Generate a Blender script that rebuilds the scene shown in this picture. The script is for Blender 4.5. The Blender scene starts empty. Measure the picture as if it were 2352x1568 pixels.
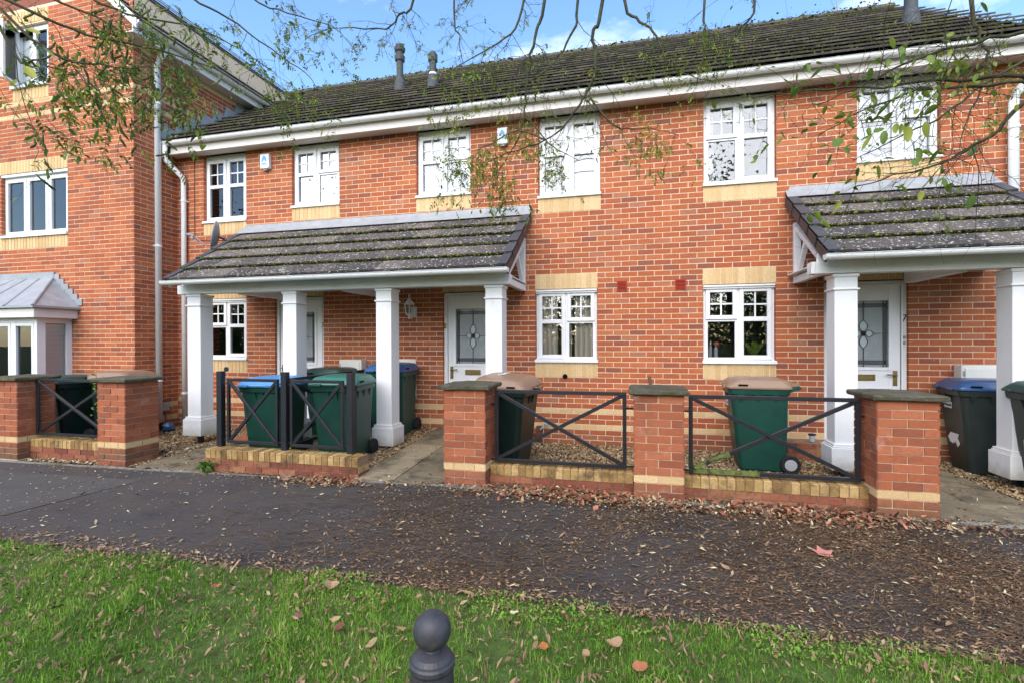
import bpy, math, random
import numpy as np
from mathutils import Vector, Matrix

R = random.Random(11)
NR = np.random.RandomState(5)
SC = bpy.context.scene
COL = SC.collection

# ------------------------------------------------------------------ camera, sky, sun, exposure
CAM_F, CAM_A, CAM_P, CAM_R = 1127.16 / 2352.0, .2447, -.00247, -.00363
CAM_LOC = Vector((0, -7.134, 1.5135))
cam = bpy.data.cameras.new('camera')
cam.sensor_width = 36.0
cam.lens = 36.0 * CAM_F
cam.clip_start = .05
cam.clip_end = 500
cam_ob = bpy.data.objects.new('camera', cam)
COL.objects.link(cam_ob)
CAM_M = Matrix.Rotation(CAM_A, 4, 'Z') @ Matrix.Rotation(math.pi / 2 + CAM_P, 4, 'X') @ Matrix.Rotation(CAM_R, 4, 'Z')
cam_ob.matrix_world = Matrix.Translation(CAM_LOC) @ CAM_M
SC.camera = cam_ob
CAM_INV = CAM_M.to_3x3().inverted()

SUN_EL, SUN_AZ = 38.0, 186.0          # azimuth clockwise from +Y: behind the camera, a little to its left
wd = bpy.data.worlds.new('World')
SC.world = wd
wd.use_nodes = True
nt = wd.node_tree
for n in list(nt.nodes):
    nt.nodes.remove(n)
W = lambda t, **k: _nn(nt, t, **k)


def _nn(tree, t, **k):
    n = tree.nodes.new(t)
    for a, b in k.items():
        setattr(n, a, b)
    return n


sky = W('ShaderNodeTexSky', sky_type='NISHITA')
sky.sun_disc = False
sky.sun_elevation = math.radians(SUN_EL)
sky.sun_rotation = math.radians(SUN_AZ)
sky.air_density = 1.0
sky.dust_density = .6
sky.ozone_density = 1.6
tc = W('ShaderNodeTexCoord')
sep = W('ShaderNodeSeparateXYZ')
nt.links.new(tc.outputs['Generated'], sep.inputs[0])
zc = W('ShaderNodeMath', operation='MAXIMUM')
zc.inputs[1].default_value = .06
nt.links.new(sep.outputs['Z'], zc.inputs[0])
dv = W('ShaderNodeVectorMath', operation='DIVIDE')
cz = W('ShaderNodeCombineXYZ')
for i in range(3):
    nt.links.new(zc.outputs[0], cz.inputs[i])
nt.links.new(tc.outputs['Generated'], dv.inputs[0])
nt.links.new(cz.outputs[0], dv.inputs[1])
ns = W('ShaderNodeTexNoise')
ns.inputs['Scale'].default_value = 1.9
ns.inputs['Detail'].default_value = 9
ns.inputs['Roughness'].default_value = .56
nt.links.new(dv.outputs[0], ns.inputs['Vector'])
cr = W('ShaderNodeMapRange')
cr.inputs['From Min'].default_value = .56
cr.inputs['From Max'].default_value = .80
nt.links.new(ns.outputs['Fac'], cr.inputs['Value'])
hs = W('ShaderNodeHueSaturation')
hs.inputs['Saturation'].default_value = 1.12
hs.inputs['Value'].default_value = 1.0
nt.links.new(sky.outputs[0], hs.inputs['Color'])
mx = W('ShaderNodeMix', data_type='RGBA')
mx.inputs['B'].default_value = (4.8, 5.0, 5.4, 1)
nt.links.new(cr.outputs[0], mx.inputs['Factor'])
nt.links.new(hs.outputs[0], mx.inputs['A'])
bg = W('ShaderNodeBackground')
bg.inputs['Strength'].default_value = .14
nt.links.new(mx.outputs['Result'], bg.inputs['Color'])
wo = W('ShaderNodeOutputWorld')
nt.links.new(bg.outputs[0], wo.inputs['Surface'])

sl = bpy.data.lights.new('sun', 'SUN')
sl.energy = 1.75
sl.angle = math.radians(75)
sl.color = (1.0, .925, .82)
sun = bpy.data.objects.new('sun', sl)
COL.objects.link(sun)
az = math.radians(SUN_AZ)
to_sun = Vector((math.sin(az) * math.cos(math.radians(SUN_EL)), math.cos(az) * math.cos(math.radians(SUN_EL)), math.sin(math.radians(SUN_EL))))
sun.rotation_euler = to_sun.to_track_quat('Z', 'Y').to_euler()
sun.location = (0, -20, 20)

SC.view_settings.view_transform = 'Standard'
SC.view_settings.look = 'None'
SC.view_settings.exposure = 1.5
SC.view_settings.gamma = 1
SC.view_settings.use_curve_mapping = False
SC.render.engine = 'CYCLES'
SC.cycles.max_bounces = 6
SC.cycles.transparent_max_bounces = 10
SC.cycles.caustics_reflective = False
SC.cycles.caustics_refractive = False
SC.cycles.use_denoising = True


def project(p):
    """A world point as a fraction of the picture (x right, y down) and its depth."""
    c = CAM_INV @ (Vector(p) - CAM_LOC)
    d = -c.z
    if d < .05:
        return None
    return (.5 + CAM_F * c.x / d, .5 - CAM_F * 1.5015 * c.y / d, d)


def quad_area(pts):
    q = [project(p) for p in pts]
    if any(a is None for a in q):
        return 0.0
    cx = sum(a[0] for a in q) / len(q)
    cy = sum(a[1] for a in q) / len(q)
    if not (-.02 < cx < 1.02 and -.02 < cy < 1.02):
        return 0.0
    s = 0
    for i in range(len(q)):
        a, b = q[i], q[(i + 1) % len(q)]
        s += a[0] * b[1] - a[1] * b[0]
    return abs(s) / 2


# ------------------------------------------------------------------ mesh and object helpers
class MB:
    def __init__(s):
        s.v, s.f, s.m, s.t = [], [], [], []

    def add(s, verts, faces, mat=0, tone=0.0):
        o = len(s.v)
        s.v.extend([tuple(v) for v in verts])
        for f in faces:
            s.f.append(tuple(i + o for i in f))
            s.m.append(mat)
            s.t.append(tone)

    def box(s, x0, x1, y0, y1, z0, z1, mat=0, tone=0.0):
        s.add([(x0, y0, z0), (x1, y0, z0), (x1, y1, z0), (x0, y1, z0), (x0, y0, z1), (x1, y0, z1), (x1, y1, z1), (x0, y1, z1)],
              [(0, 3, 2, 1), (4, 5, 6, 7), (0, 1, 5, 4), (1, 2, 6, 5), (2, 3, 7, 6), (3, 0, 4, 7)], mat, tone)

    def hexa(s, p, mat=0, tone=0.0):
        s.add(p, [(0, 3, 2, 1), (4, 5, 6, 7), (0, 1, 5, 4), (1, 2, 6, 5), (2, 3, 7, 6), (3, 0, 4, 7)], mat, tone)

    def bar(s, p, q, w, h=None, mat=0, tone=0.0, up=(0, 0, 1)):
        p, q = Vector(p), Vector(q)
        d = (q - p).normalized()
        u = Vector(up)
        if abs(d.dot(u)) > .95:
            u = Vector((0, 1, 0))
        a = d.cross(u).normalized() * (w / 2)
        b = a.cross(d).normalized() * ((h or w) / 2)
        s.hexa([p - a - b, p + a - b, p + a + b, p - a + b, q - a - b, q + a - b, q + a + b, q - a + b], mat, tone)

    def tube(s, pts, rad, n=8, mat=0, tone=0.0, cap=True):
        pts = [Vector(p) for p in pts]
        if not isinstance(rad, (list, tuple)):
            rad = [rad] * len(pts)
        o = len(s.v)
        ref = Vector((.31, .17, .94))
        for i, p in enumerate(pts):
            d = (pts[min(i + 1, len(pts) - 1)] - pts[max(i - 1, 0)]).normalized()
            if abs(d.dot(ref)) > .96:
                ref = Vector((1, .1, 0)).normalized()
            a = d.cross(ref).normalized()
            b = d.cross(a).normalized()
            for k in range(n):
                t = 2 * math.pi * k / n
                s.v.append(tuple(p + (a * math.cos(t) + b * math.sin(t)) * rad[i]))
        for i in range(len(pts) - 1):
            for k in range(n):
                k2 = (k + 1) % n
                s.f.append((o + i * n + k, o + i * n + k2, o + (i + 1) * n + k2, o + (i + 1) * n + k))
                s.m.append(mat)
                s.t.append(tone)
        if cap:
            s.f.append(tuple(o + k for k in range(n))[::-1])
            s.f.append(tuple(o + (len(pts) - 1) * n + k for k in range(n)))
            s.m += [mat, mat]
            s.t += [tone, tone]

    def lathe(s, prof, n=20, o=(0, 0, 0), mat=0, tone=0.0, axis='Z'):
        b = len(s.v)
        for (r, z) in prof:
            for k in range(n):
                t = 2 * math.pi * k / n
                x, y = r * math.cos(t), r * math.sin(t)
                if axis == 'Z':
                    s.v.append((o[0] + x, o[1] + y, o[2] + z))
                elif axis == 'X':
                    s.v.append((o[0] + z, o[1] + x, o[2] + y))
                else:
                    s.v.append((o[0] + x, o[1] + z, o[2] + y))
        for i in range(len(prof) - 1):
            for k in range(n):
                k2 = (k + 1) % n
                s.f.append((b + i * n + k, b + i * n + k2, b + (i + 1) * n + k2, b + (i + 1) * n + k))
                s.m.append(mat)
                s.t.append(tone)
        s.f.append(tuple(b + k for k in range(n))[::-1])
        s.f.append(tuple(b + (len(prof) - 1) * n + k for k in range(n)))
        s.m += [mat, mat]
        s.t += [tone, tone]

    def loft(s, rings, mat=0, tone=0.0, cap=True):
        b = len(s.v)
        n = len(rings[0])
        for r in rings:
            s.v.extend([tuple(p) for p in r])
        for i in range(len(rings) - 1):
            for k in range(n):
                k2 = (k + 1) % n
                s.f.append((b + i * n + k, b + i * n + k2, b + (i + 1) * n + k2, b + (i + 1) * n + k))
                s.m.append(mat)
                s.t.append(tone)
        if cap:
            s.f.append(tuple(b + k for k in range(n))[::-1])
            s.f.append(tuple(b + (len(rings) - 1) * n + k for k in range(n)))
            s.m += [mat, mat]
            s.t += [tone, tone]

    def mesh(s, name, mats, smooth=False):
        me = bpy.data.meshes.new(name)
        me.from_pydata(s.v, [], s.f)
        for m in (mats if isinstance(mats, (list, tuple)) else [mats]):
            me.materials.append(m)
        if any(s.m):
            me.polygons.foreach_set('material_index', s.m)
        at = me.attributes.new('tone', 'FLOAT', 'FACE')
        at.data.foreach_set('value', s.t)
        if smooth:
            me.polygons.foreach_set('use_smooth', [True] * len(s.f))
        me.update()
        return me

    def build(s, name, mats, parent=None, smooth=False, world=False, **tags):
        o = link(name, s.mesh(name, mats, smooth), parent, **tags)
        if world:
            o.matrix_basis = full_matrix(parent).inverted()
        return o


def link(name, data, parent=None, loc=None, rot=None, label=None, cat=None, group=None, kind=None):
    o = bpy.data.objects.new(name, data)
    COL.objects.link(o)
    if parent is not None:
        o.parent = parent
    if loc is not None:
        o.location = loc
    if rot is not None:
        o.rotation_euler = rot
    if label:
        o['label'] = label
    if cat:
        o['category'] = cat
    if group:
        o['group'] = group
    if kind:
        o['kind'] = kind
    return o


def thing(name, label, cat, loc=(0, 0, 0), rot=(0, 0, 0), group=None):
    return link(name, None, None, loc, rot, label, cat, group)


def fastmesh(name, V, F, mats, tone=None, smooth=False):
    """V (n,3), F (m,k) arrays, all faces with k corners."""
    V = np.asarray(V, dtype=np.float32)
    F = np.asarray(F, dtype=np.int32)
    me = bpy.data.meshes.new(name)
    me.vertices.add(len(V))
    me.vertices.foreach_set('co', V.ravel())
    k = F.shape[1]
    me.loops.add(F.size)
    me.loops.foreach_set('vertex_index', F.ravel())
    me.polygons.add(len(F))
    me.polygons.foreach_set('loop_start', np.arange(0, F.size, k, dtype=np.int32))
    me.polygons.foreach_set('loop_total', np.full(len(F), k, dtype=np.int32))
    for m in (mats if isinstance(mats, (list, tuple)) else [mats]):
        me.materials.append(m)
    if tone is not None:
        at = me.attributes.new('tone', 'FLOAT', 'FACE')
        at.data.foreach_set('value', np.asarray(tone, dtype=np.float32))
    if smooth:
        me.polygons.foreach_set('use_smooth', np.ones(len(F), dtype=bool))
    me.update(calc_edges=True)
    return me


def bevel(o, w, seg=2):
    m = o.modifiers.new('bevel', 'BEVEL')
    m.width = w
    m.segments = seg
    m.limit_method = 'ANGLE'
    return o


# ------------------------------------------------------------------ materials
def ramp_node(t, stops):
    r = t.nodes.new('ShaderNodeValToRGB')
    e = r.color_ramp.elements
    while len(e) > 1:
        e.remove(e[-1])
    e[0].position = stops[0][0]
    e[0].color = (*stops[0][1], 1)
    for p, c in stops[1:]:
        n = e.new(p)
        n.color = (*c, 1)
    return r


def material(name, stops, rough=.7, spec=.4, metal=0, grain=None, bump=None, spots=None, streak=None, coat=0, trans=0, splash=None):
    """stops: colour ramp over the 'tone' attribute (one stop = plain).  grain=(scale, amount): value noise.
    spots=[(colour, scale, lo, hi, amount)]: patches of another colour.  bump=(scale, strength)."""
    m = bpy.data.materials.new(name)
    m.use_nodes = True
    t = m.node_tree
    L = t.links.new
    b = t.nodes['Principled BSDF']
    geo = t.nodes.new('ShaderNodeNewGeometry')
    pos = geo.outputs['Position']
    if len(stops) > 1:
        a = t.nodes.new('ShaderNodeAttribute')
        a.attribute_name = 'tone'
        r = ramp_node(t, stops)
        L(a.outputs['Fac'], r.inputs[0])
        c = r.outputs[0]
    else:
        rgb = t.nodes.new('ShaderNodeRGB')
        rgb.outputs[0].default_value = (*stops[0][1], 1)
        c = rgb.outputs[0]
    for sp in (spots or []):
        colr, sc, lo, hi, amt = sp[:5]
        n = t.nodes.new('ShaderNodeTexNoise')
        n.inputs['Scale'].default_value = sc
        n.inputs['Detail'].default_value = 6
        n.inputs['Roughness'].default_value = .65
        if len(sp) > 5:
            vm = t.nodes.new('ShaderNodeVectorMath')
            vm.operation = 'MULTIPLY'
            vm.inputs[1].default_value = sp[5]
            L(pos, vm.inputs[0])
            L(vm.outputs[0], n.inputs['Vector'])
        else:
            L(pos, n.inputs['Vector'])
        mr = t.nodes.new('ShaderNodeMapRange')
        mr.inputs['From Min'].default_value = lo
        mr.inputs['From Max'].default_value = hi
        mr.inputs['To Max'].default_value = amt
        L(n.outputs['Fac'], mr.inputs['Value'])
        k = t.nodes.new('ShaderNodeMix')
        k.data_type = 'RGBA'
        k.inputs['B'].default_value = (*colr, 1)
        L(mr.outputs[0], k.inputs['Factor'])
        L(c, k.inputs['A'])
        c = k.outputs['Result']
    if splash:
        colr, zlo, zhi, amt = splash
        sx = t.nodes.new('ShaderNodeSeparateXYZ')
        L(pos, sx.inputs[0])
        n = t.nodes.new('ShaderNodeTexNoise')
        n.inputs['Scale'].default_value = 7
        n.inputs['Detail'].default_value = 6
        n.inputs['Roughness'].default_value = .7
        L(pos, n.inputs['Vector'])
        ad = t.nodes.new('ShaderNodeMath')
        ad.operation = 'MULTIPLY_ADD'
        ad.inputs[1].default_value = -(zhi - zlo) * 1.6
        L(n.outputs['Fac'], ad.inputs[0])
        L(sx.outputs['Z'], ad.inputs[2])
        mr = t.nodes.new('ShaderNodeMapRange')
        mr.inputs['From Min'].default_value = zlo
        mr.inputs['From Max'].default_value = zlo - (zhi - zlo) * .8
        mr.inputs['To Max'].default_value = amt
        L(ad.outputs[0], mr.inputs['Value'])
        k = t.nodes.new('ShaderNodeMix')
        k.data_type = 'RGBA'
        k.inputs['B'].default_value = (*colr, 1)
        L(mr.outputs[0], k.inputs['Factor'])
        L(c, k.inputs['A'])
        c = k.outputs['Result']
    if grain:
        n = t.nodes.new('ShaderNodeTexNoise')
        n.inputs['Scale'].default_value = grain[0]
        n.inputs['Detail'].default_value = 5
        n.inputs['Roughness'].default_value = .7
        L(pos, n.inputs['Vector'])
        mr = t.nodes.new('ShaderNodeMapRange')
        mr.inputs['From Min'].default_value = .3
        mr.inputs['From Max'].default_value = .7
        mr.inputs['To Min'].default_value = 1 - grain[1]
        mr.inputs['To Max'].default_value = 1 + grain[1]
        L(n.outputs['Fac'], mr.inputs['Value'])
        h = t.nodes.new('ShaderNodeHueSaturation')
        L(mr.outputs[0], h.inputs['Value'])
        L(c, h.inputs['Color'])
        c = h.outputs[0]
    L(c, b.inputs['Base Color'])
    b.inputs['Roughness'].default_value = rough
    b.inputs['Specular IOR Level'].default_value = spec
    b.inputs['Metallic'].default_value = metal
    b.inputs['Coat Weight'].default_value = coat
    if trans:
        b.inputs['Subsurface Weight'].default_value = 0
        tr = t.nodes.new('ShaderNodeBsdfTranslucent')
        L(c, tr.inputs['Color'])
        ms = t.nodes.new('ShaderNodeMixShader')
        ms.inputs[0].default_value = trans
        L(b.outputs[0], ms.inputs[1])
        L(tr.outputs[0], ms.inputs[2])
        L(ms.outputs[0], t.nodes['Material Output'].inputs['Surface'])
    if bump:
        n = t.nodes.new('ShaderNodeTexNoise')
        n.inputs['Scale'].default_value = bump[0]
        n.inputs['Detail'].default_value = 4
        L(pos, n.inputs['Vector'])
        bp = t.nodes.new('ShaderNodeBump')
        bp.inputs['Strength'].default_value = bump[1]
        bp.inputs['Distance'].default_value = .004
        L(n.outputs['Fac'], bp.inputs['Height'])
        L(bp.outputs[0], b.inputs['Normal'])
    return m


def glass_material(name, tint, refl=1.0, rough=.0, base=.06):
    m = bpy.data.materials.new(name)
    m.use_nodes = True
    t = m.node_tree
    for n in list(t.nodes):
        t.nodes.remove(n)
    out = t.nodes.new('ShaderNodeOutputMaterial')
    tr = t.nodes.new('ShaderNodeBsdfTransparent')
    tr.inputs[0].default_value = (*tint, 1)
    gl = t.nodes.new('ShaderNodeBsdfGlossy')
    gl.inputs['Roughness'].default_value = rough
    fr = t.nodes.new('ShaderNodeFresnel')
    fr.inputs[0].default_value = 1.5
    ml = t.nodes.new('ShaderNodeMath')
    ml.operation = 'MULTIPLY_ADD'
    ml.use_clamp = True
    ml.inputs[1].default_value = 1.7 * refl
    ml.inputs[2].default_value = base
    ms = t.nodes.new('ShaderNodeMixShader')
    t.links.new(fr.outputs[0], ml.inputs[0])
    t.links.new(ml.outputs[0], ms.inputs[0])
    t.links.new(tr.outputs[0], ms.inputs[1])
    t.links.new(gl.outputs[0], ms.inputs[2])
    t.links.new(ms.outputs[0], out.inputs[0])
    return m


M = {}
M['brick'] = material('red_brick', [(0, (.23, .082, .052)), (.08, (.30, .085, .042)), (.3, (.365, .098, .040)), (.6, (.41, .113, .042)), (.85, (.45, .140, .054)), (1, (.36, .145, .085))],
                      rough=.85, spec=.25, grain=(38, .2), bump=(140, .45), spots=[((.64, .46, .36), 2.3, .63, .82, .45), ((.20, .075, .045), .8, .5, .72, .4), ((.16, .06, .045), 9, .60, .8, .35), ((.75, .62, .52), 13, .68, .76, .5)], splash=((.16, .085, .05), .0, .35, .55))
M['pier_brick'] = material('pier_brick', [(0, (.25, .078, .04)), (.35, (.33, .095, .042)), (.7, (.37, .108, .046)), (1, (.42, .14, .066))],
                           rough=.8, spec=.3, grain=(42, .18), bump=(150, .45), spots=[((.72, .55, .47), 3.2, .60, .80, .6), ((.13, .055, .04), 5, .54, .76, .5), ((.16, .12, .06), 4, .62, .8, .4)], splash=((.12, .08, .045), .05, .3, .7))
M['buff'] = material('buff_brick', [(0, (.55, .37, .175)), (.5, (.60, .415, .205)), (1, (.655, .47, .25))], rough=.85, spec=.25, grain=(60, .17), bump=(150, .4),
                     spots=[((.22, .11, .05), 46, .66, .74, .7)])
M['buff_dirty'] = material('weathered_buff_brick', [(0, (.24, .14, .05)), (.5, (.40, .255, .095)), (1, (.52, .35, .15))], rough=.88, spec=.25, grain=(45, .25), bump=(120, .6),
                           spots=[((.045, .03, .016), 7, .46, .70, .85), ((.14, .05, .03), 38, .64, .74, .7)])
M['base_brick'] = material('damp_base_brick', [(0, (.17, .055, .035)), (.5, (.27, .088, .05)), (1, (.33, .14, .07))], rough=.85, spec=.25, grain=(30, .3), bump=(120, .5),
                           spots=[((.05, .03, .02), 6, .5, .7, .7), ((.33, .22, .08), 4, .55, .75, .5)])
M['mortar'] = material('mortar', [(0, (.70, .54, .385))], rough=.95, spec=.1, grain=(25, .18), bump=(200, .4), spots=[((.45, .32, .24), 3, .55, .75, .5)])
M['mortar_dark'] = material('dirty_mortar', [(0, (.30, .20, .135))], rough=.95, spec=.1, grain=(25, .25), spots=[((.08, .05, .03), 5, .5, .7, .7)])
M['upvc'] = material('white_plastic', [(0, (.76, .76, .765))], rough=.35, spec=.45, grain=(2.2, .03))
M['paint'] = material('white_paint', [(0, (.74, .735, .725))], rough=.5, spec=.4, grain=(3, .035), bump=(60, .06), spots=[((.55, .52, .45), 3, .60, .8, .35), ((.34, .36, .24), 9, .64, .78, .3), ((.58, .56, .50), 1.2, .5, .75, .3, (3, 3, .5))], splash=((.30, .27, .19), .12, .30, .6))
M['gutter'] = material('weathered_white_gutter', [(0, (.76, .76, .75))], rough=.4, spec=.4, spots=[((.30, .30, .27), 14, .58, .7, .55, (1, 1, 3)), ((.16, .2, .09), 9, .66, .76, .6)])
M['fascia'] = material('cream_fascia', [(0, (.68, .63, .59))], rough=.5, spec=.35, grain=(3, .05))
M['tile'] = material('grey_roof_tile', [(0, (.05, .043, .041)), (.5, (.08, .066, .061)), (1, (.14, .112, .098))], rough=.85, spec=.25, grain=(22, .2), bump=(90, .5),
                     spots=[((.09, .105, .03), 6, .55, .75, .6), ((.34, .36, .13), 26, .64, .68, .8), ((.68, .66, .58), 30, .595, .625, .9)])
M['tile_high'] = material('mossy_roof_tile', [(0, (.075, .068, .066)), (.5, (.12, .105, .10)), (1, (.19, .165, .15))], rough=.88, spec=.2, grain=(18, .22),
                          spots=[((.12, .13, .028), 2.4, .48, .70, .75), ((.22, .24, .045), 9, .57, .70, .6), ((.35, .34, .29), 16, .63, .7, .4)])
M['verge'] = material('verge_cap', [(0, (.038, .04, .046)), (1, (.06, .063, .07))], rough=.5, spec=.4, grain=(12, .2))
M['moss'] = material('moss', [(0, (.014, .015, .007)), (.55, (.065, .07, .014)), (1, (.24, .26, .035))], rough=.95, spec=.1)
M['lead'] = material('lead_flashing', [(0, (.32, .335, .35))], rough=.5, spec=.5, metal=.15, grain=(6, .15), spots=[((.52, .54, .56), 4, .58, .75, .5)])
M['black'] = material('black_iron', [(0, (.016, .016, .02))], rough=.38, spec=.5, grain=(20, .3), spots=[((.30, .28, .25), 30, .7, .76, .7)])
M['black_moss'] = material('mossy_iron', [(0, (.016, .016, .02))], rough=.5, spec=.4, spots=[((.22, .25, .07), 5, .45, .6, .9)])
M['algae'] = material('green_algae', [(0, (.13, .16, .045))], rough=.8, spec=.2, grain=(25, .35), spots=[((.02, .02, .02), 7, .5, .6, 1.0)])
M['bollard'] = material('worn_bollard_iron', [(0, (.045, .043, .05))], rough=.5, spec=.45, grain=(25, .3), bump=(60, .3), spots=[((.15, .12, .085), 16, .6, .75, .5), ((.45, .42, .4), 60, .72, .76, .8)])
M['coping'] = material('mossy_coping_stone', [(0, (.10, .088, .06))], rough=.92, spec=.2, grain=(30, .3), bump=(70, .7),
                       spots=[((.045, .045, .022), 6, .48, .68, .8), ((.30, .29, .2), 26, .62, .7, .7), ((.22, .23, .07), 8, .62, .75, .5)])
M['asphalt'] = material('dark_asphalt', [(0, (.070, .059, .053))], rough=.85, spec=.3, grain=(160, .45), bump=(220, .9),
                        spots=[((.085, .062, .046), 2.2, .46, .66, .8), ((.03, .028, .03), 1.3, .5, .7, .6), ((.05, .055, .02), 4, .66, .78, .4)])
M['asphalt_old'] = material('worn_asphalt', [(0, (.088, .078, .069))], rough=.9, spec=.25, grain=(160, .4), bump=(200, .8), spots=[((.065, .058, .055), 2, .48, .68, .7)])
M['flag'] = material('paving_flag', [(0, (.17, .135, .085)), (1, (.26, .21, .135))], rough=.9, spec=.25, grain=(40, .2), bump=(90, .5),
                     spots=[((.05, .045, .03), 3.5, .46, .66, .85), ((.42, .38, .28), 24, .66, .73, .6)])
M['kerb'] = material('concrete_edging', [(0, (.24, .23, .20))], rough=.92, spec=.2, grain=(35, .25), bump=(90, .5), spots=[((.08, .09, .045), 5, .48, .66, .8)])
M['soil'] = material('soil', [(0, (.06, .045, .03))], rough=.95, spec=.1, grain=(30, .4), bump=(60, .8))
M['turf'] = material('turf_soil', [(0, (.08, .12, .03))], rough=.95, spec=.1, grain=(12, .4), bump=(60, .8), spots=[((.07, .05, .03), 5, .5, .7, .7)])
M['ground'] = material('ground', [(0, (.06, .075, .03))], rough=.95, spec=.1, grain=(2, .3))
M['pebble'] = material('gravel_pebble', [(0, (.09, .055, .03)), (.35, (.28, .18, .085)), (.7, (.46, .34, .19)), (1, (.62, .54, .42))], rough=.8, spec=.3)
M['grass'] = material('grass_blade', [(0, (.075, .17, .018)), (.5, (.175, .345, .034)), (.85, (.30, .48, .06)), (1, (.46, .42, .16))], rough=.55, spec=.3, trans=.35)
M['leaf_dead'] = material('fallen_leaf', [(0, (.10, .058, .033)), (.3, (.22, .125, .066)), (.55, (.36, .22, .12)), (.72, (.46, .36, .20)), (.84, (.62, .56, .33)), (.92, (.40, .13, .04)), (1, (.5, .2, .05))], rough=.65, spec=.35)
M['leaf_red'] = material('red_fallen_leaf', [(0, (.10, .04, .024)), (.35, (.20, .08, .04)), (.7, (.33, .105, .05)), (.9, (.42, .17, .08)), (1, (.50, .20, .15))], rough=.6, spec=.35)
M['twig'] = material('fallen_twig', [(0, (.07, .042, .022)), (.6, (.20, .12, .06)), (1, (.36, .25, .12))], rough=.8, spec=.2)
M['bark'] = material('bark', [(0, (.042, .043, .026)), (1, (.085, .072, .045))], rough=.9, spec=.2, grain=(40, .3), spots=[((.10, .115, .035), 14, .5, .7, .7)])
M['leaf'] = material('tree_leaf', [(0, (.04, .085, .017)), (.35, (.10, .18, .028)), (.65, (.21, .285, .036)), (.85, (.38, .38, .048)), (1, (.42, .29, .035))], rough=.5, spec=.4, trans=.35)
M['pod'] = material('seed_pod', [(0, (.045, .055, .015)), (1, (.12, .14, .035))], rough=.7, spec=.3)
M['green_bin'] = material('bin_green_plastic', [(0, (.006, .05, .034))], rough=.42, spec=.4, grain=(7, .22), spots=[((.035, .075, .06), 3, .55, .8, .5)])
M['dark_bin'] = material('bin_dark_shaded_plastic', [(0, (.006, .018, .014))], rough=.4, spec=.4, grain=(7, .25), spots=[((.06, .07, .06), 3, .6, .8, .4)])  # near-black: the shade on the leftmost bin is put into this colour
M['grey_bin'] = material('bin_grey_plastic', [(0, (.02, .028, .024))], rough=.45, spec=.4, grain=(7, .2))
M['lid_blue'] = material('blue_lid_plastic', [(0, (.07, .25, .52))], rough=.33, spec=.5, grain=(5, .1), spots=[((.35, .45, .55), 3, .62, .8, .3)])
M['lid_dblue'] = material('dark_blue_lid_plastic', [(0, (.035, .095, .23))], rough=.3, spec=.5, grain=(5, .1))
M['lid_brown'] = material('brown_lid_plastic', [(0, (.25, .152, .098))], rough=.42, spec=.4, grain=(8, .08), spots=[((.5, .38, .3), 3, .62, .8, .3)])
M['lid_green'] = material('green_lid_plastic', [(0, (.03, .145, .105))], rough=.38, spec=.5, grain=(6, .12))
M['lid_dgreen'] = material('dark_green_lid_plastic', [(0, (.022, .055, .045))], rough=.4, spec=.45, grain=(6, .15), spots=[((.10, .10, .09), 5, .55, .75, .5)])
M['rubber'] = material('rubber', [(0, (.014, .014, .015))], rough=.75, spec=.3)
M['hub'] = material('grey_hub', [(0, (.36, .36, .37))], rough=.5, spec=.4)
M['white'] = material('white_print', [(0, (.80, .80, .78))], rough=.6, spec=.3)
M['sticker'] = material('torn_white_sticker', [(0, (.72, .70, .68))], rough=.7, spec=.2, spots=[((.35, .33, .3), 20, .6, .7, .4)])
M['meter'] = material('cream_meter_box', [(0, (.72, .69, .61))], rough=.5, spec=.4, grain=(4, .05))
M['brass'] = material('worn_brass', [(0, (.30, .215, .08))], rough=.35, spec=.5, metal=.8, grain=(40, .2))
M['door'] = material('white_door', [(0, (.78, .775, .77))], rough=.42, spec=.45, grain=(3, .03))
M['dglass'] = material('patterned_door_glass', [(0, (.30, .325, .325))], rough=.16, spec=.6, grain=(60, .12), bump=(50, .35), spots=[((.42, .45, .45), 6, .5, .7, .5)])
M['dglass2'] = material('smoky_border_glass', [(0, (.10, .095, .115))], rough=.15, spec=.6, grain=(40, .2))
M['petal'] = material('pale_petal_glass', [(0, (.46, .54, .54))], rough=.15, spec=.6, grain=(50, .12))
M['red_glass'] = material('dark_red_glass', [(0, (.035, .01, .012))], rough=.15, spec=.6)
M['lead_came'] = material('lead_came', [(0, (.05, .052, .055))], rough=.5, spec=.4, metal=.4)
M['glass'] = glass_material('window_glass', (.985, .99, .99), .85, 0.0, .025)
M['curtain'] = material('net_and_sky_grey', [(0, (.50, .51, .525))], rough=.9, spec=.1, grain=(3, .05))  # pale tone also stands in for sky reflected in the upper panes
M['net_sky_white'] = material('white_net_and_reflected_sky', [(0, (.84, .85, .86))], rough=.9, spec=.1)  # white imitates bright sky reflected in the neighbour's panes
M['curtain_beige'] = material('beige_curtain', [(0, (.50, .45, .37)), (1, (.70, .65, .56))], rough=.9, spec=.1)
M['room'] = material('dim_room', [(0, (.19, .165, .14))], rough=.9, spec=.1)
M['hall'] = material('pale_hall', [(0, (.52, .51, .48))], rough=.9, spec=.1)
M['slat'] = material('blind_slat', [(0, (.66, .68, .69))], rough=.6, spec=.3)
M['airbrick'] = material('terracotta_vent', [(0, (.34, .035, .016))], rough=.7, spec=.3)
M['void'] = material('dark_void', [(0, (.006, .006, .006))], rough=.9, spec=.05)
M['flue'] = material('weathered_flue', [(0, (.06, .066, .073))], rough=.7, spec=.35, grain=(15, .3), spots=[((.10, .115, .03), 10, .55, .7, .8)])
M['grey'] = material('grey_plastic', [(0, (.26, .27, .29))], rough=.5, spec=.4)
M['blue'] = material('blue_print', [(0, (.13, .34, .62))], rough=.5, spec=.4)
M['wood'] = material('weathered_timber', [(0, (.12, .06, .035))], rough=.8, spec=.2, grain=(20, .25))
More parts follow.
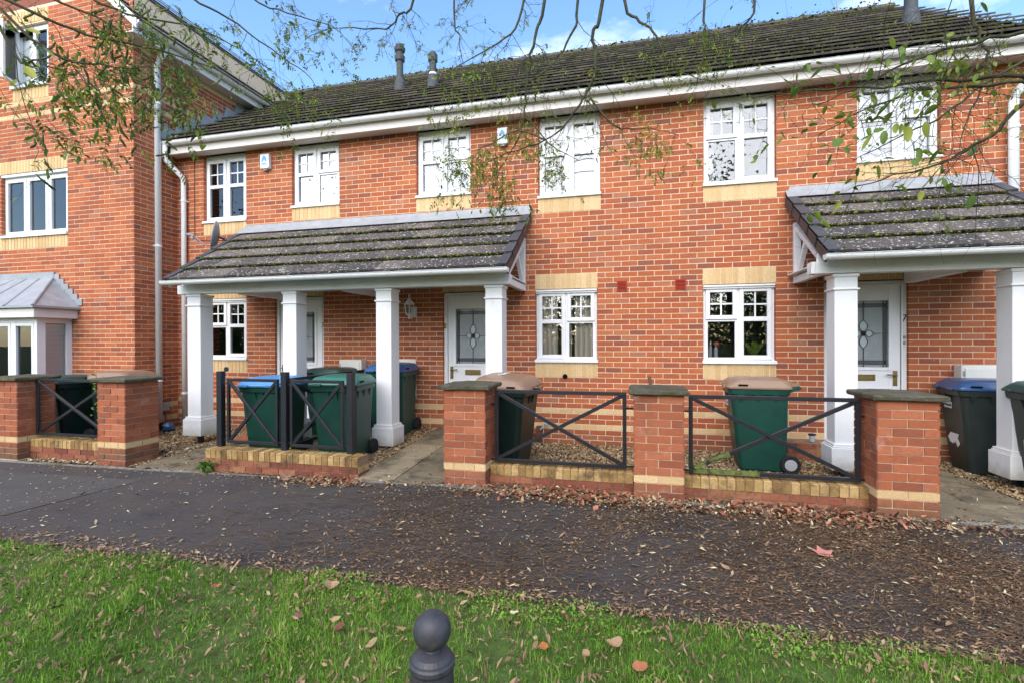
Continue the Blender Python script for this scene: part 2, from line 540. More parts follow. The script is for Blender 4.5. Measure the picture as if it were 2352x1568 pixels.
M['terracotta'] = material('terracotta', [(0, (.30, .10, .05))], rough=.8, spec=.2, grain=(20, .2))
M['yellow'] = material('yellow_plastic', [(0, (.60, .42, .05))], rough=.4, spec=.4)
M['red'] = material('red_plastic', [(0, (.50, .06, .04))], rough=.4, spec=.4)
M['clear'] = material('pale_plastic', [(0, (.42, .47, .52))], rough=.3, spec=.5)
M['ceramic'] = material('dark_pot', [(0, (.10, .10, .10))], rough=.4, spec=.5)

# ------------------------------------------------------------------ levels of the ground
KERB_Y = -2.40
LAWN_Y = -4.42


def zg(x):
    if x > -2:
        return .03
    if x > -6.2:
        return .03 - (-2 - x) * .0179
    return -.045 - (-6.2 - x) * .012


def zgard(x, y):
    f = max(0.0, min(1.0, (y + 2.4) / 2.4))
    w = .0
    if x < -1.93:
        w = .16
    if x < -3.7:
        w = .16 - min(1, (-3.7 - x) / 1.2) * .125
    if x < -6.2:
        w = .0
    return zg(x) * (1 - f) + w * f


# ------------------------------------------------------------------ bricks
BRICK_MESH = {}
MATSET = ['brick', 'buff', 'pier_brick', 'buff_dirty', 'base_brick']


def brick_box(mb, w, h, d0, d1, mat, tone, xo=0, zo=0, top=True):
    """box, front at depth -y = d1, back at d0 (d0 < d1 measured outwards)."""
    x0, x1, z0, z1 = xo - w / 2, xo + w / 2, zo - h / 2, zo + h / 2
    yf, yb = -d1, -d0
    mb.add([(x0, yf, z0), (x1, yf, z0), (x1, yf, z1), (x0, yf, z1), (x0, yb, z0), (x1, yb, z0), (x1, yb, z1), (x0, yb, z1)],
           [(0, 1, 2, 3), (1, 5, 6, 2), (4, 0, 3, 7), (3, 2, 6, 7), (4, 5, 1, 0), (5, 4, 7, 6)], mat, tone)


def brick_mesh(w, h, back, mi, tone):
    var = int(tone * 11.99)
    key = (round(w * 500), round(h * 500), round(back * 100), mi, var)
    if key not in BRICK_MESH:
        mb = MB()
        brick_box(mb, w, h, back, 0, 0, (var + .5) / 12)
        BRICK_MESH[key] = mb.mesh('brick', M[MATSET[mi]])
    return BRICK_MESH[key]


class Frame:
    def __init__(s, o, rz):
        s.o, s.rz = Vector(o), rz
        s.m = Matrix.Translation(s.o) @ Matrix.Rotation(rz, 4, 'Z')

    def pt(s, a, depth, z):
        return s.m @ Vector((a, -depth, z))


def c_proud():
    return .0018 + R.random() * .0025


def lay(fr, a0, a1, z0, z1, holes=(), soldiers=(), belts=(), off=0.0, mi=0, ymi=1, par=0, tone=None, solid_ends=(True, True)):
    out = []
    c = .075
    n = int(round((z1 - z0) / c))
    for k in range(n):
        za, zb = z0 + k * c, z0 + (k + 1) * c
        zm = (za + zb) / 2
        cuts = sorted([(h[0], h[1]) for h in list(holes) + list(soldiers) if h[2] < zm < h[3]])
        spans, cur = [], a0
        for (p, q) in cuts:
            if p > cur:
                spans.append((cur, p))
            cur = max(cur, q)
        if cur < a1:
            spans.append((cur, a1))
        hs = [h for h in holes if h[2] < zm < h[3]]
        gz = int(round((za) / c))
        belt = gz in belts
        x_off = off + ((gz + par) % 2) * .1125
        for (p, q) in spans:
            i0 = math.floor((p - x_off) / .225)
            x = x_off + i0 * .225
            edges = []
            while x < q:
                edges.append(x)
                x += .225
            edges.append(x)
            ed = [p] + [e for e in edges if p + .045 < e < q - .045] + [q]
            for i in range(len(ed) - 1):
                l, r = ed[i], ed[i + 1]
                touch_l = any(abs(h[1] - l) < .002 for h in hs)
                touch_r = any(abs(h[0] - r) < .002 for h in hs)
                la = l + (0 if (touch_l or (i == 0 and l == a0 and solid_ends[0])) else .005)
                rb = r - (0 if (touch_r or (i == len(ed) - 2 and r == a1 and solid_ends[1])) else .005)
                back = -.1 if (touch_l or touch_r) else -.02
                t = R.random() if tone is None else tone()
                out.append((fr, la, rb, za + .0055, zb - .0055, back, c_proud(), ymi if belt else mi, t))
    for (p, q, za, zb) in soldiers:
        n = max(1, int(round((q - p) / .075)))
        w = (q - p) / n
        for i in range(n):
            out.append((fr, p + i * w + .0055, p + (i + 1) * w - .0055, za + .006, zb - .004, -.1, .005 + R.random() * .003, ymi, R.random()))
    return out


def place_bricks(bricks, parent, limit=300, rest='brickwork'):
    """the bricks that show largest become objects under parent, the others one joined part"""
    sc = []
    for i, b in enumerate(bricks):
        fr, a, c, z0, z1, back, pr_, mi, t = b
        nrm = (fr.m.to_3x3() @ Vector((0, -1, 0)))
        mid = fr.pt((a + c) / 2, pr_, (z0 + z1) / 2)
        facing = nrm.dot(CAM_LOC - mid) > 0
        ar = quad_area([fr.pt(a, pr_, z0), fr.pt(c, pr_, z0), fr.pt(c, pr_, z1), fr.pt(a, pr_, z1)]) if facing else 0
        sc.append((ar, i))
    sc.sort(reverse=True)
    single = set(i for ar, i in sc[:limit] if ar > 0)
    mb = MB()
    base = full_matrix(parent).inverted()
    for i, b in enumerate(bricks):
        fr, a, c, z0, z1, back, pr_, mi, t = b
        if i in single:
            me = brick_mesh(c - a, z1 - z0, back, mi, t)
            o = bpy.data.objects.new('brick', me)
            COL.objects.link(o)
            o.parent = parent
            o.matrix_basis = base @ (fr.m @ Matrix.Translation(((a + c) / 2, -pr_, (z0 + z1) / 2)))
        else:
            x0, x1 = a, c
            P = [fr.pt(a, pr_, z0), fr.pt(c, pr_, z0), fr.pt(c, pr_, z1), fr.pt(a, pr_, z1), fr.pt(a, back, z0), fr.pt(c, back, z0), fr.pt(c, back, z1), fr.pt(a, back, z1)]
            mb.add([base @ p for p in P], [(0, 1, 2, 3), (1, 5, 6, 2), (4, 0, 3, 7), (3, 2, 6, 7), (4, 5, 1, 0)], mi, t)
    if mb.f:
        mb.build(rest, [M[k] for k in MATSET], parent, kind='stuff')


def full_matrix(o):
    m = o.matrix_basis.copy()
    p = o.parent
    while p is not None:
        m = p.matrix_basis @ m
        p = p.parent
    return m


def backing(fr, a0, a1, z0, z1, holes, mb, depth=.14, grow=.006):
    """mortar sheet with openings: front at depth 0, back at -depth, jambs between"""
    hs = [(h[0] - grow, h[1] + grow, h[2] - grow, h[3] + grow) for h in holes]
    xs = sorted(set([a0, a1] + [v for h in hs for v in h[:2] if a0 < v < a1]))
    zs = sorted(set([z0, z1] + [v for h in hs for v in h[2:] if z0 < v < z1]))
    for i in range(len(xs) - 1):
        for j in range(len(zs) - 1):
            xm, zm = (xs[i] + xs[i + 1]) / 2, (zs[j] + zs[j + 1]) / 2
            if any(h[0] < xm < h[1] and h[2] < zm < h[3] for h in hs):
                continue
            for d in (0, -depth):
                P = [fr.pt(xs[i], d, zs[j]), fr.pt(xs[i + 1], d, zs[j]), fr.pt(xs[i + 1], d, zs[j + 1]), fr.pt(xs[i], d, zs[j + 1])]
                mb.add(P, [(0, 1, 2, 3)] if d == 0 else [(3, 2, 1, 0)])
    for h in hs:
        x0, x1, y0, y1 = max(h[0], a0), min(h[1], a1), max(h[2], z0), min(h[3], z1)
        for (p, q) in (((x0, y0), (x0, y1)), ((x0, y1), (x1, y1)), ((x1, y1), (x1, y0)), ((x1, y0), (x0, y0))):
            mb.add([fr.pt(p[0], 0, p[1]), fr.pt(q[0], 0, q[1]), fr.pt(q[0], -depth, q[1]), fr.pt(p[0], -depth, p[1])], [(0, 1, 2, 3)])
    for (p, q) in (((a0, z0), (a0, z1)), ((a0, z1), (a1, z1)), ((a1, z1), (a1, z0))):
        mb.add([fr.pt(p[0], 0, p[1]), fr.pt(q[0], 0, q[1]), fr.pt(q[0], -depth, q[1]), fr.pt(p[0], -depth, p[1])], [(0, 1, 2, 3)])


# ------------------------------------------------------------------ tiles
TILE_MESH = {}


def tile_mesh(w, ln, th, tone, mat, lift=.012):
    var = int(tone * 9.99)
    key = (round(w * 500), round(ln * 500), round(th * 1000), var, mat, lift)
    if key not in TILE_MESH:
        mb = MB()
        x0, x1 = -w / 2 + .0015, w / 2 - .0015
        # a tile lies with its tail lifted on the course below; local Y runs up the slope, Z is outwards
        p = [(x0, 0, lift), (x1, 0, lift), (x1, ln, -th * .75), (x0, ln, -th * .75), (x0, 0, lift + th), (x1, 0, lift + th), (x1, ln, th * .25), (x0, ln, th * .25)]
        mb.hexa(p, 0, (var + .5) / 10)
        TILE_MESH[key] = mb.mesh('roof_tile', M[mat])
    return TILE_MESH[key]


def tile_roof(parent, origin, u, w, courses, s0, s1, gauge, width, th, mat, keep=None, limit=300, name='roof_tile', bond=True, lift=.012):
    u, w = Vector(u).normalized(), Vector(w).normalized()
    n = u.cross(w).normalized()
    rot = Matrix((u, w, n)).transposed().to_4x4()
    base = full_matrix(parent).inverted()
    items = []
    for k in range(courses):
        o = (width / 2 if (k % 2 and bond) else 0)
        x = s0 - o
        while x < s1 - .002:
            a, b = max(x, s0), min(x + width, s1)
            x += width
            if b - a < .03:
                continue
            P = Vector(origin) + u * ((a + b) / 2) + w * (k * gauge) + n * (R.random() * .004)
            if keep and not keep(P + w * gauge * .5):
                continue
            tw = b - a
            cor = [P - u * tw / 2, P + u * tw / 2, P + u * tw / 2 + w * gauge, P - u * tw / 2 + w * gauge]
            items.append((quad_area(cor), P, tw, R.random()))
    items.sort(key=lambda i: -i[0])
    mb = MB()
    for j, (ar, P, tw, t) in enumerate(items):
        m = base @ (Matrix.Translation(P) @ rot @ Matrix.Rotation((R.random() - .5) * .012, 4, 'Z'))
        me = tile_mesh(tw, gauge + .07, th, t, mat, lift)
        if j < limit and ar > 0:
            ob = bpy.data.objects.new(name, me)
            COL.objects.link(ob)
            ob.parent = parent
            ob.matrix_basis = m
        else:
            mb.add([m @ v.co for v in me.vertices], [tuple(p.vertices) for p in me.polygons], 0, t)
    if mb.f:
        mb.build('tiling', M[mat], parent, kind='stuff')


def moss_line(mb, p, q, dens, size, up=(0, 0, 1), spread=.012):
    p, q = Vector(p), Vector(q)
    L = (q - p).length
    n = int(L * dens)
    for i in range(n):
        c = p.lerp(q, R.random()) + Vector((R.gauss(0, .004), R.gauss(0, spread), R.gauss(0, spread * .7)))
        r = size * (.4 + R.random() ** 3 * 1.5)
        t = R.random() ** 1.3
        vs = [c + Vector((r, 0, 0)), c + Vector((-r, 0, 0)), c + Vector((0, r, 0)), c + Vector((0, -r, 0)), c + Vector((0, 0, r * .8)), c + Vector((0, 0, -r * .8))]
        mb.add(vs, [(0, 2, 4), (2, 1, 4), (1, 3, 4), (3, 0, 4), (2, 0, 5), (1, 2, 5), (3, 1, 5), (0, 3, 5)], 0, t)


# ------------------------------------------------------------------ text
def text_part(txt, size, parent, loc, rot, mat, name, depth=.002, shear=0, align='CENTER'):
    cu = bpy.data.curves.new('t', 'FONT')
    cu.body = txt
    cu.size = size
    cu.extrude = depth
    cu.shear = shear
    cu.align_x = align
    cu.align_y = 'CENTER'
    tmp = bpy.data.objects.new('t', cu)
    COL.objects.link(tmp)
    dg = bpy.context.evaluated_depsgraph_get()
    me = bpy.data.meshes.new_from_object(tmp.evaluated_get(dg))
    bpy.data.objects.remove(tmp)
    bpy.data.curves.remove(cu)
    me.materials.clear()
    me.materials.append(mat)
    return link(name, me, parent, loc, rot)


# ================================================================== SETTING: ground, pavement, paths
def sheet(name, x0, x1, ys, mat, zf, dz=0.0, nx=60, **k):
    V, F = [], []
    for j, y in enumerate(ys):
        for i in range(nx + 1):
            x = x0 + (x1 - x0) * i / nx
            V.append((x, y, zf(x, y) + dz))
    for j in range(len(ys) - 1):
        for i in range(nx):
            a = j * (nx + 1) + i
            F.append((a, a + 1, a + nx + 2, a + nx + 1))
    me = fastmesh(name, V, F, mat)
    return link(name, me, **k)


g = MB()
g.add([(-250, -250, -.34), (250, -250, -.34), (250, 250, -.34), (-250, 250, -.34)], [(0, 1, 2, 3)])
g.build('ground', M['ground'], kind='structure')
sheet('lawn', -24, 24, [-26, -16, -10, -7, -5.6, LAWN_Y + .05], M['turf'], lambda x, y: zg(x), .0, 120, kind='structure')
sheet('pavement', -24, 24, [LAWN_Y, -4.0, -3.4, -2.9, KERB_Y - .07], M['asphalt'], lambda x, y: zg(x), .004, 120, kind='structure')
# the older, paler stretch of tarmac to the left
mb = MB()
n = 30
for i in range(n):
    xa, xb = -24 + i * (18.62 / n), -24 + (i + 1) * (18.62 / n)
    ya, yb = LAWN_Y + .42, -2.84
    sk = .07 if i == n - 1 else 0
    mb.add([(xa, ya, zg(xa) + .008), (xb - sk, ya, zg(xb) + .008), (xb + sk, yb, zg(xb) + .008), (xa, yb, zg(xa) + .008)], [(0, 1, 2, 3)])
mb.build('old_pavement_patch', M['asphalt_old'], kind='structure')
# concrete edging along the back of the pavement
ked = MB()
x = -24.0
while x < 24:
    ked.box(x + .004, x + .911, KERB_Y - .075, KERB_Y - .015, min(zg(x), zg(x + .9)) - .1, min(zg(x), zg(x + .9)) + .012 + R.random() * .006)
    x += .915
ked.build('kerb', M['kerb'], kind='structure')
sheet('garden_ground', -24, 12, [KERB_Y - .012, -2.1, -1.8, -1.4, -1.0, -.6, -.3, .02], M['soil'], zgard, -.012, 180, kind='structure')


def flag_path(name, x0, x1, xm, ys, parent_kind):
    mb = MB()
    V = [(x0, KERB_Y, zgard((x0 + x1) / 2, KERB_Y) - .06), (x1, KERB_Y, zgard((x0 + x1) / 2, KERB_Y) - .06), (x1, 0, zgard((x0 + x1) / 2, 0) - .06), (x0, 0, zgard((x0 + x1) / 2, 0) - .06)]
    V2 = [(a, b, c + .052) for a, b, c in V]
    mb.hexa(V + V2)
    root = mb.build(name, M['soil'], kind='structure')
    xs = [x0] + xm + [x1]
    for j in range(len(ys) - 1):
        for i in range(len(xs) - 1):
            a, b, c, d = xs[i] + .006, xs[i + 1] - .006, ys[j] + .006, ys[j + 1] - .006
            zc = (x0 + x1) / 2
            t = .008 + R.random() * .007
            m = MB()
            lo, hi = zgard(zc, c), zgard(zc, d)
            m.hexa([(a, c, lo - .04), (b, c, lo - .04), (b, d, hi - .04), (a, d, hi - .04), (a, c, lo + t), (b, c, lo + t), (b, d, hi + t), (a, d, hi + t)], 0, R.random())
            o = m.build('paving_flag', M['flag'], root)
            bevel(o, .006, 1)
    return root


flag_path('path', -2.96, -1.94, [-2.49], [KERB_Y, -2.19, -1.59, -.99, -.39, -.01], 0)
flag_path('path', -5.98, -4.96, [-5.46], [KERB_Y, -1.95, -1.35, -.75, -.01], 0)
flag_path('path', 2.44, 3.43, [2.925], [KERB_Y, -1.85, -1.25, -.65, -.01], 0)
flag_path('bin_standing', -4.94, -3.0, [-4.45, -3.97, -3.48], [-2.14, -1.6, -1.05, -.5, -.02], 0)

# ================================================================== THE TERRACE
terrace = thing('terraced_building', 'red brick terrace with white framed windows, tiled porch canopies and long mossy roof', 'terraced house')
FF = Frame((0, 0, 0), 0)
UW = [(-7.41, -6.51, 3.6), (-5.59, -4.69, 3.75), (-3.32, -2.42, 3.75), (-1.37, -.47, 3.6), (.92, 1.82, 3.6), (2.755, 3.655, 3.75)]
LW = [(-7.41, -6.51), (-1.42, -.52), (.91, 1.81)]
DR = [(-5.94, -4.995), (-2.885, -1.945), (2.375, 3.315)]
UTOP = 4.80
holes, sold = [], []
for a, b, z in UW:
    holes.append((a, b, z, 4.875))
    sold.append((a, b, z - .225, z))
for a, b in LW:
    holes.append((a, b, 1.2, 2.25))
    sold += [(a, b, 2.25, 2.475), (a, b, .975, 1.2)]
for a, b in DR:
    holes.append((a, b, .15 if a > -6 else 0, 2.25))
    sold.append((a - .0, b + .0, 2.25, 2.475))
holes[-3] = (DR[0][0], DR[0][1], .0, 2.25)
mb = MB()
backing(FF, -8.0, 4.62, 0, 4.88, holes, mb)
twall = mb.build('wall', M['mortar'], terrace)
br = lay(FF, -8.0, 4.62, 0, 4.875, holes, sold, belts=(3, 6), off=.045)
place_bricks(br, twall, 300)
# gable end of the terrace, seen only from beyond
mb = MB()
mb.box(4.62, 4.70, .01, 7.2, 0, 4.9)
mb.add([(4.66, 0, 4.9), (4.66, 7.4, 4.9), (4.66, 3.7, 7.55)], [(0, 1, 2)])
mb.build('gable_wall', M['brick'], terrace)


def curtain(parent, x0, x1, y, z0, z1, mat, waves=9, amp=.012, name='curtain'):
    mb = MB()
    n = waves * 8
    pts = [(x0 + (x1 - x0) * i / n, y + amp * math.sin(2 * math.pi * waves * i / n + R.random() * .5)) for i in range(n + 1)]
    for i in range(n):
        (xa, ya), (xb, yb) = pts[i], pts[i + 1]
        mb.add([(xa, ya, z0), (xb, yb, z0), (xb, yb, z1), (xa, ya, z1)], [(0, 1, 2, 3)], 0, .5 + .5 * math.sin(2 * math.pi * waves * i / n))
    return mb.build(name, mat, parent, smooth=True)


def room(parent, x0, x1, y0, depth, z0, z1, mat='room'):
    mb = MB()
    X0, X1, Z0, Z1, Y1 = x0 - .5, x1 + .5, z0 - .7, z1 + .25, y0 + depth
    v = [(X0, y0, Z0), (X1, y0, Z0), (X1, y0, Z1), (X0, y0, Z1), (X0, Y1, Z0), (X1, Y1, Z0), (X1, Y1, Z1), (X0, Y1, Z1)]
    mb.add(v, [(4, 5, 6, 7)[::-1], (0, 1, 5, 4), (3, 7, 6, 2), (0, 4, 7, 3), (1, 2, 6, 5)])
    return mb.build('room', M[mat], parent)


def rect_frame(mb, x0, x1, z0, z1, w, y0, y1, wt=None, wb=None, chamfer=0):
    wt, wb = wt or w, wb or w
    mb.box(x0, x0 + w, y0, y1, z0, z1)
    mb.box(x1 - w, x1, y0, y1, z0, z1)
    mb.box(x0 + w, x1 - w, y0 + .001, y1 - .001, z0, z0 + wb)
    mb.box(x0 + w, x1 - w, y0 + .001, y1 - .001, z1 - wt, z1)


def light(win, x0, x1, z0, z1, kind, ysash, bars=True, split=.44):
    """one half of a window: casement (full height sash with a mid rail) or vent (top sash over a fixed pane)"""
    zm = z1 - (z1 - z0) * split
    gl = []
    if kind == 'casement':
        s = MB()
        w = .055
        rect_frame(s, x0, x1, z0, z1, w, ysash - .018, ysash + .04)
        s.box(x0 + w, x1 - w, ysash - .017, ysash + .039, zm - .03, zm + .03)
        o = s.build('sash', M['upvc'], win)
        bevel(o, .006, 2)
        gl = [(x0 + w, x1 - w, z0 + w, zm - .03, False), (x0 + w, x1 - w, zm + .03, z1 - w, True)]
    else:
        s = MB()
        w = .055
        rect_frame(s, x0, x1, zm, z1, w, ysash - .018, ysash + .04)
        o = s.build('sash', M['upvc'], win)
        bevel(o, .006, 2)
        s = MB()
        rect_frame(s, x0 + .004, x1 - .004, z0, zm - .006, .024, ysash - .002, ysash + .04)
        bevel(s.build('fixed_light', M['upvc'], win), .004, 1)
        gl = [(x0 + .028, x1 - .028, z0 + .024, zm - .03, False), (x0 + w, x1 - w, zm + w, z1 - w, True)]
    for (a, b, c, d, top) in gl:
        p = MB()
        p.box(a - .004, b + .004, ysash + .016, ysash + .020, c - .004, d + .004)
        p.build('pane', M['glass'], win)
        if top and bars:
            q = MB()
            xm, zz = (a + b) / 2, (c + d) / 2
            q.box(xm - .010, xm + .010, ysash + .006, ysash + .0155, c, d)
            q.box(a, b, ysash + .007, ysash + .0150, zz - .010, zz + .010)
            q.build('glazing_bar', M['upvc'], win)


def window(parent, x0, x1, z0, z1, left, right, yf=.055, head=.05, sill=True, mull=.5):
    f = MB()
    rect_frame(f, x0 + .004, x1 - .004, z0 + .012, z1 - .004, .045, yf, yf + .07, wt=.05 + head)
    xm = x0 + (x1 - x0) * mull
    f.box(xm - .022, xm + .022, yf + .001, yf + .069, z0 + .05, z1 - head - .04)
    win = f.build('window', M['upvc'], parent)
    bevel(win, .004, 1)
    light(win, x0 + .038, xm - .014, z0 + .046, z1 - head - .042, left, yf)
    light(win, xm + .014, x1 - .038, z0 + .046, z1 - head - .042, right, yf)
    if sill:
        s = MB()
        s.hexa([(x0 - .012, -.035, z0 - .012), (x1 + .012, -.035, z0 - .012), (x1 + .012, yf + .03, z0 - .012), (x0 - .012, yf + .03, z0 - .012),
                (x0 - .012, -.035, z0 + .026), (x1 + .012, -.035, z0 + .026), (x1 + .012, yf + .03, z0 + .045), (x0 - .012, yf + .03, z0 + .045)])
        bevel(s.build('sill', M['upvc'], win), .005, 2)
    return win


UK = [('casement', 'casement'), ('casement', 'vent'), ('casement', 'vent'), ('casement', 'casement'), ('vent', 'casement'), ('vent', 'casement')]
for i, (a, b, z) in enumerate(UW):
    w = window(terrace, a, b, z, UTOP, *UK[i], yf=.055, head=.05)
    room(w, a, b, .16, 2.2, z, UTOP)
    if i == 0:
        curtain(w, a + .20, b - .02, .155, z, UTOP - .05, M['curtain'], 5, .01)  # sheet put where sky reflects; its pale colour imitates that reflection
    elif i == 4:
        curtain(w, a + .05, a + .16, .22, z, UTOP - .05, M['curtain'], 3, .015)
    else:
        curtain(w, a + .03, b - .03, .138, z, UTOP - .05, M['curtain'], 7, .005)  # part net curtain, part painted reflection of white sky
LK = [('vent', 'casement'), ('casement', 'vent'), ('vent', 'casement')]
for i, (a, b) in enumerate(LW):
    w = window(terrace, a, b, 1.2, 2.25, *LK[i], yf=.05, head=.0)
    t = MB()
    t.box(a + .002, b - .002, -.006, .05, 2.222, 2.247)
    t.box(a + .002, b - .002, .012, .05, 2.196, 2.2215)
    bevel(t.build('head_trim', M['gutter'], w), .003, 1)
    room(w, a, b, .15, 2.4, 1.2, 2.25)
    if i == 1:
        for (p, q) in ((a + .03, a + .31), (a + .36, a + .52), (a + .56, b - .04)):
            curtain(w, p, q, .145, 1.2, 2.22, M['curtain_beige'], max(3, int((q - p) / .06)), .018)
    if i == 0:
        bl = MB()
        for k in range(9):
            xx = a + .12 + k * .085
            bl.bar((xx, .26, 1.22), (xx, .26, 2.2), .06, .003, 0, R.random())
        bl.build('vertical_blind', M['curtain_beige'], w)


# ---- doors
def leaf_curve(cx, cz, rx, rz, ang, n=9):
    pts = []
    for i in range(n):
        t = i / (n - 1)
        s = math.sin(math.pi * t) ** .8
        pts.append((t * rz, s * rx))
    for i in range(n - 2, 0, -1):
        t = i / (n - 1)
        s = math.sin(math.pi * t) ** .8
        pts.append((t * rz, -s * rx))
    ca, sa = math.cos(ang), math.sin(ang)
    return [(cx + p[0] * ca - p[1] * sa, cz + p[0] * sa + p[1] * ca) for p in pts]


def door(parent, x0, x1, z0, z1, hinge_left, number=None):
    f = MB()
    yf = .035
    rect_frame(f, x0 + .003, x1 - .003, z0 + .01, z1 - .004, .062, yf, yf + .075, wb=.02)
    rect_frame(f, x0 + .045, x1 - .045, z0 + .012, z1 - .045, .02, yf - .012, yf + .03, wb=.01)
    d = f.build('door', M['door'], parent)
    bevel(d, .005, 2)
    lx0, lx1, lz0, lz1 = x0 + .067, x1 - .067, z0 + .025, z1 - .066
    W_, = (lx1 - lx0,)
    gx0, gx1 = lx0 + .12, lx1 - .12
    gz0, gz1 = 1.145, 2.01
    yl = yf + .012
    L = MB()
    L.box(lx0, gx0, yl, yl + .04, lz0, lz1)
    L.box(gx1, lx1, yl, yl + .04, lz0, lz1)
    L.box(gx0, gx1, yl + .0005, yl + .0395, lz0, gz0)
    L.box(gx0, gx1, yl + .0005, yl + .0395, gz1, lz1)
    bevel(L.build('door_leaf', M['door'], d), .002, 1)
    m = MB()
    rect_frame(m, gx0 - .028, gx1 + .028, gz0 - .028, gz1 + .028, .04, yl - .014, yl + .004)
    xm = (gx0 + gx1) / 2
    for (a, b) in ((gx0 - .02, xm - .03), (xm + .03, gx1 + .02)):
        rect_frame(m, a, b, z0 + .17, .90, .016, yl - .009, yl + .002)
        rect_frame(m, a + .035, b - .035, z0 + .205, .865, .010, yl - .006, yl + .002)
    bevel(m.build('moulding', M['door'], d), .005, 2)
    # leaded glass
    p = MB()
    p.box(gx0, gx1, yl + .018, yl + .022, gz0, gz1)
    p.build('pane', M['dglass'], d)
    bw = .062
    q = MB()
    q.box(gx0 + .03, gx0 + bw, yl + .0125, yl + .0172, gz0 + .05, gz1 - .05)
    q.box(gx1 - bw, gx1 - .03, yl + .0125, yl + .0172, gz0 + .05, gz1 - .05)
    q.box(gx0 + bw, gx1 - bw, yl + .0125, yl + .0172, gz1 - .095, gz1 - .05)
    q.box(gx0 + bw, gx1 - bw, yl + .0125, yl + .0172, gz0 + .05, gz0 + .095)
    q.build('border_glass', M['dglass2'], d)
    r = MB()
    for xx in (gx0 + .045, gx1 - .045):
        for zz in (gz0 + .072, gz1 - .072):
            r.box(xx - .02, xx + .02, yl + .0085, yl + .0120, zz - .024, zz + .024)
    zc = (gz0 + gz1) / 2 + .005
    r.lathe([(.0, 0), (.03, 0), (.034, .003)], 12, (xm, yl + .009, zc), axis='Y')
    r.build('red_glass', M['red_glass'], d)
    c = MB()
    yc = yl + .010
    w = .0085

    def line(a, b):
        c.bar((a[0], yc, a[1]), (b[0], yc, b[1]), w, .006)
    for xx in (gx0 + .03, gx0 + bw, gx1 - bw, gx1 - .03):
        line((xx, gz0), (xx, gz1))
    for zz in (gz0 + .05, gz0 + .095, gz1 - .095, gz1 - .05):
        line((gx0, zz), (gx1, zz))
    for k in range(1, 7):
        zz = gz0 + .095 + k * (gz1 - gz0 - .19) / 7
        line((gx0 + .03, zz), (gx0 + bw, zz))
        line((gx1 - bw, zz), (gx1 - .03, zz))
    line((xm, zc + .17), (xm, gz1))
    line((xm, gz0), (xm, zc - .19))
    line((gx0, zc), (xm - .11, zc))
    line((xm + .11, zc), (gx1, zc))
    pet = MB()
    for ang, ln, wd_ in ((math.pi / 2, .17, .048), (-math.pi / 2, .19, .046), (0, .11, .042), (math.pi, .11, .042)):
        pts = leaf_curve(xm + .02 * math.cos(ang), zc + .02 * math.sin(ang), wd_, ln - .02, ang)
        for i in range(len(pts)):
            line(pts[i], pts[(i + 1) % len(pts)])
        pet.add([(a, yl + .0150, b) for a, b in pts], [tuple(range(len(pts)))])
    c.build('lead_came', M['lead_came'], d)
    pet.build('petal_glass', M['petal'], d)
    lb = MB()
    rect_frame(lb, xm - .125, xm + .125, .985, 1.065, .017, yl - .010, yl + .001)
    lb.box(xm - .107, xm + .107, yl - .006, yl - .001, 1.002, 1.048)
    bevel(lb.build('letterbox', M['brass'], d), .003, 1)
    hx = lx1 - .06 if hinge_left else lx0 + .06
    h = MB()
    h.box(hx - .024, hx + .024, yl - .008, yl + .001, .925, 1.115)
    h.tube([(hx, yl - .005, 1.06), (hx, yl - .05, 1.06), (hx + (-.035 if hinge_left else .035), yl - .055, 1.063), (hx + (-.11 if hinge_left else .11), yl - .05, 1.068)], [.011, .011, .009, .008], 8)
    h.lathe([(.009, 0), (.009, -.004)], 8, (hx, yl - .005, .97), axis='Y')
    h.build('handle', M['brass'], d)
    st = MB()
    st.box(x0 + .003, x1 - .003, -.03, .10, z0 - .03, z0 + .018)
    st.build('threshold', M['kerb'], d)
    if number:
        text_part(number, .13, d, ((x1 - .033) if hinge_left else (x0 + .03), yf - .008, 1.765), (math.pi / 2, 0, 0), M['black'], 'number')
    bk = MB()
    bk.box(x0, x1, .14, .16, z0, z1)
    bk.build('hall', M['hall'], d)
    return d


door(terrace, DR[0][0], DR[0][1], .02, 2.25, False, None)
text_part('3', .115, terrace, (-5.027, .02, 1.775), (math.pi / 2, 0, 0), M['brass'], 'number')
d5 = door(terrace, DR[1][0], DR[1][1], .17, 2.25, False, None)
mb = MB()
mb.box(-2.875, -2.835, .022, .034, 1.70, 1.78)
mb.build('number_plate', M['brass'], d5)
d7 = door(terrace, DR[2][0], DR[2][1], .16, 2.25, True, '7')
text_part('B', .05, d7, (3.282, .027, 1.53), (math.pi / 2, 0, 0), M['black'], 'number')
text_part('8', .055, d7, (3.282, .027, 1.46), (math.pi / 2, 0, 0), M['black'], 'number')

# ---- small things in the wall
for (cx, cz) in ((-.17, 2.27), (.617, 2.268)):
    v = MB()
    rect_frame(v, cx - .069, cx + .069, cz - .073, cz + .073, .014, -.016, .004)
    v.box(cx - .056, cx + .056, -.007, -.002, cz - .06, cz + .06, 1)
    for k in range(6):
        z = cz - .05 + k * .0195
        v.hexa([(cx - .056, -.013, z - .003), (cx + .056, -.013, z - .003), (cx + .056, -.007, z + .003), (cx - .056, -.007, z + .003),
                (cx - .056, -.013, z + .002), (cx + .056, -.013, z + .002), (cx + .056, -.007, z + .009), (cx - .056, -.007, z + .009)])
    v.build('air_brick', [M['airbrick'], M['void']], terrace)
v = MB()
v.lathe([(.0, 0), (.036, 0), (.036, -.012), (.028, -.012), (.027, -.008), (0, -.008)], 16, (-.984, -.002, .989), axis='Y')
v.build('drain_hole', M['void'], terrace)

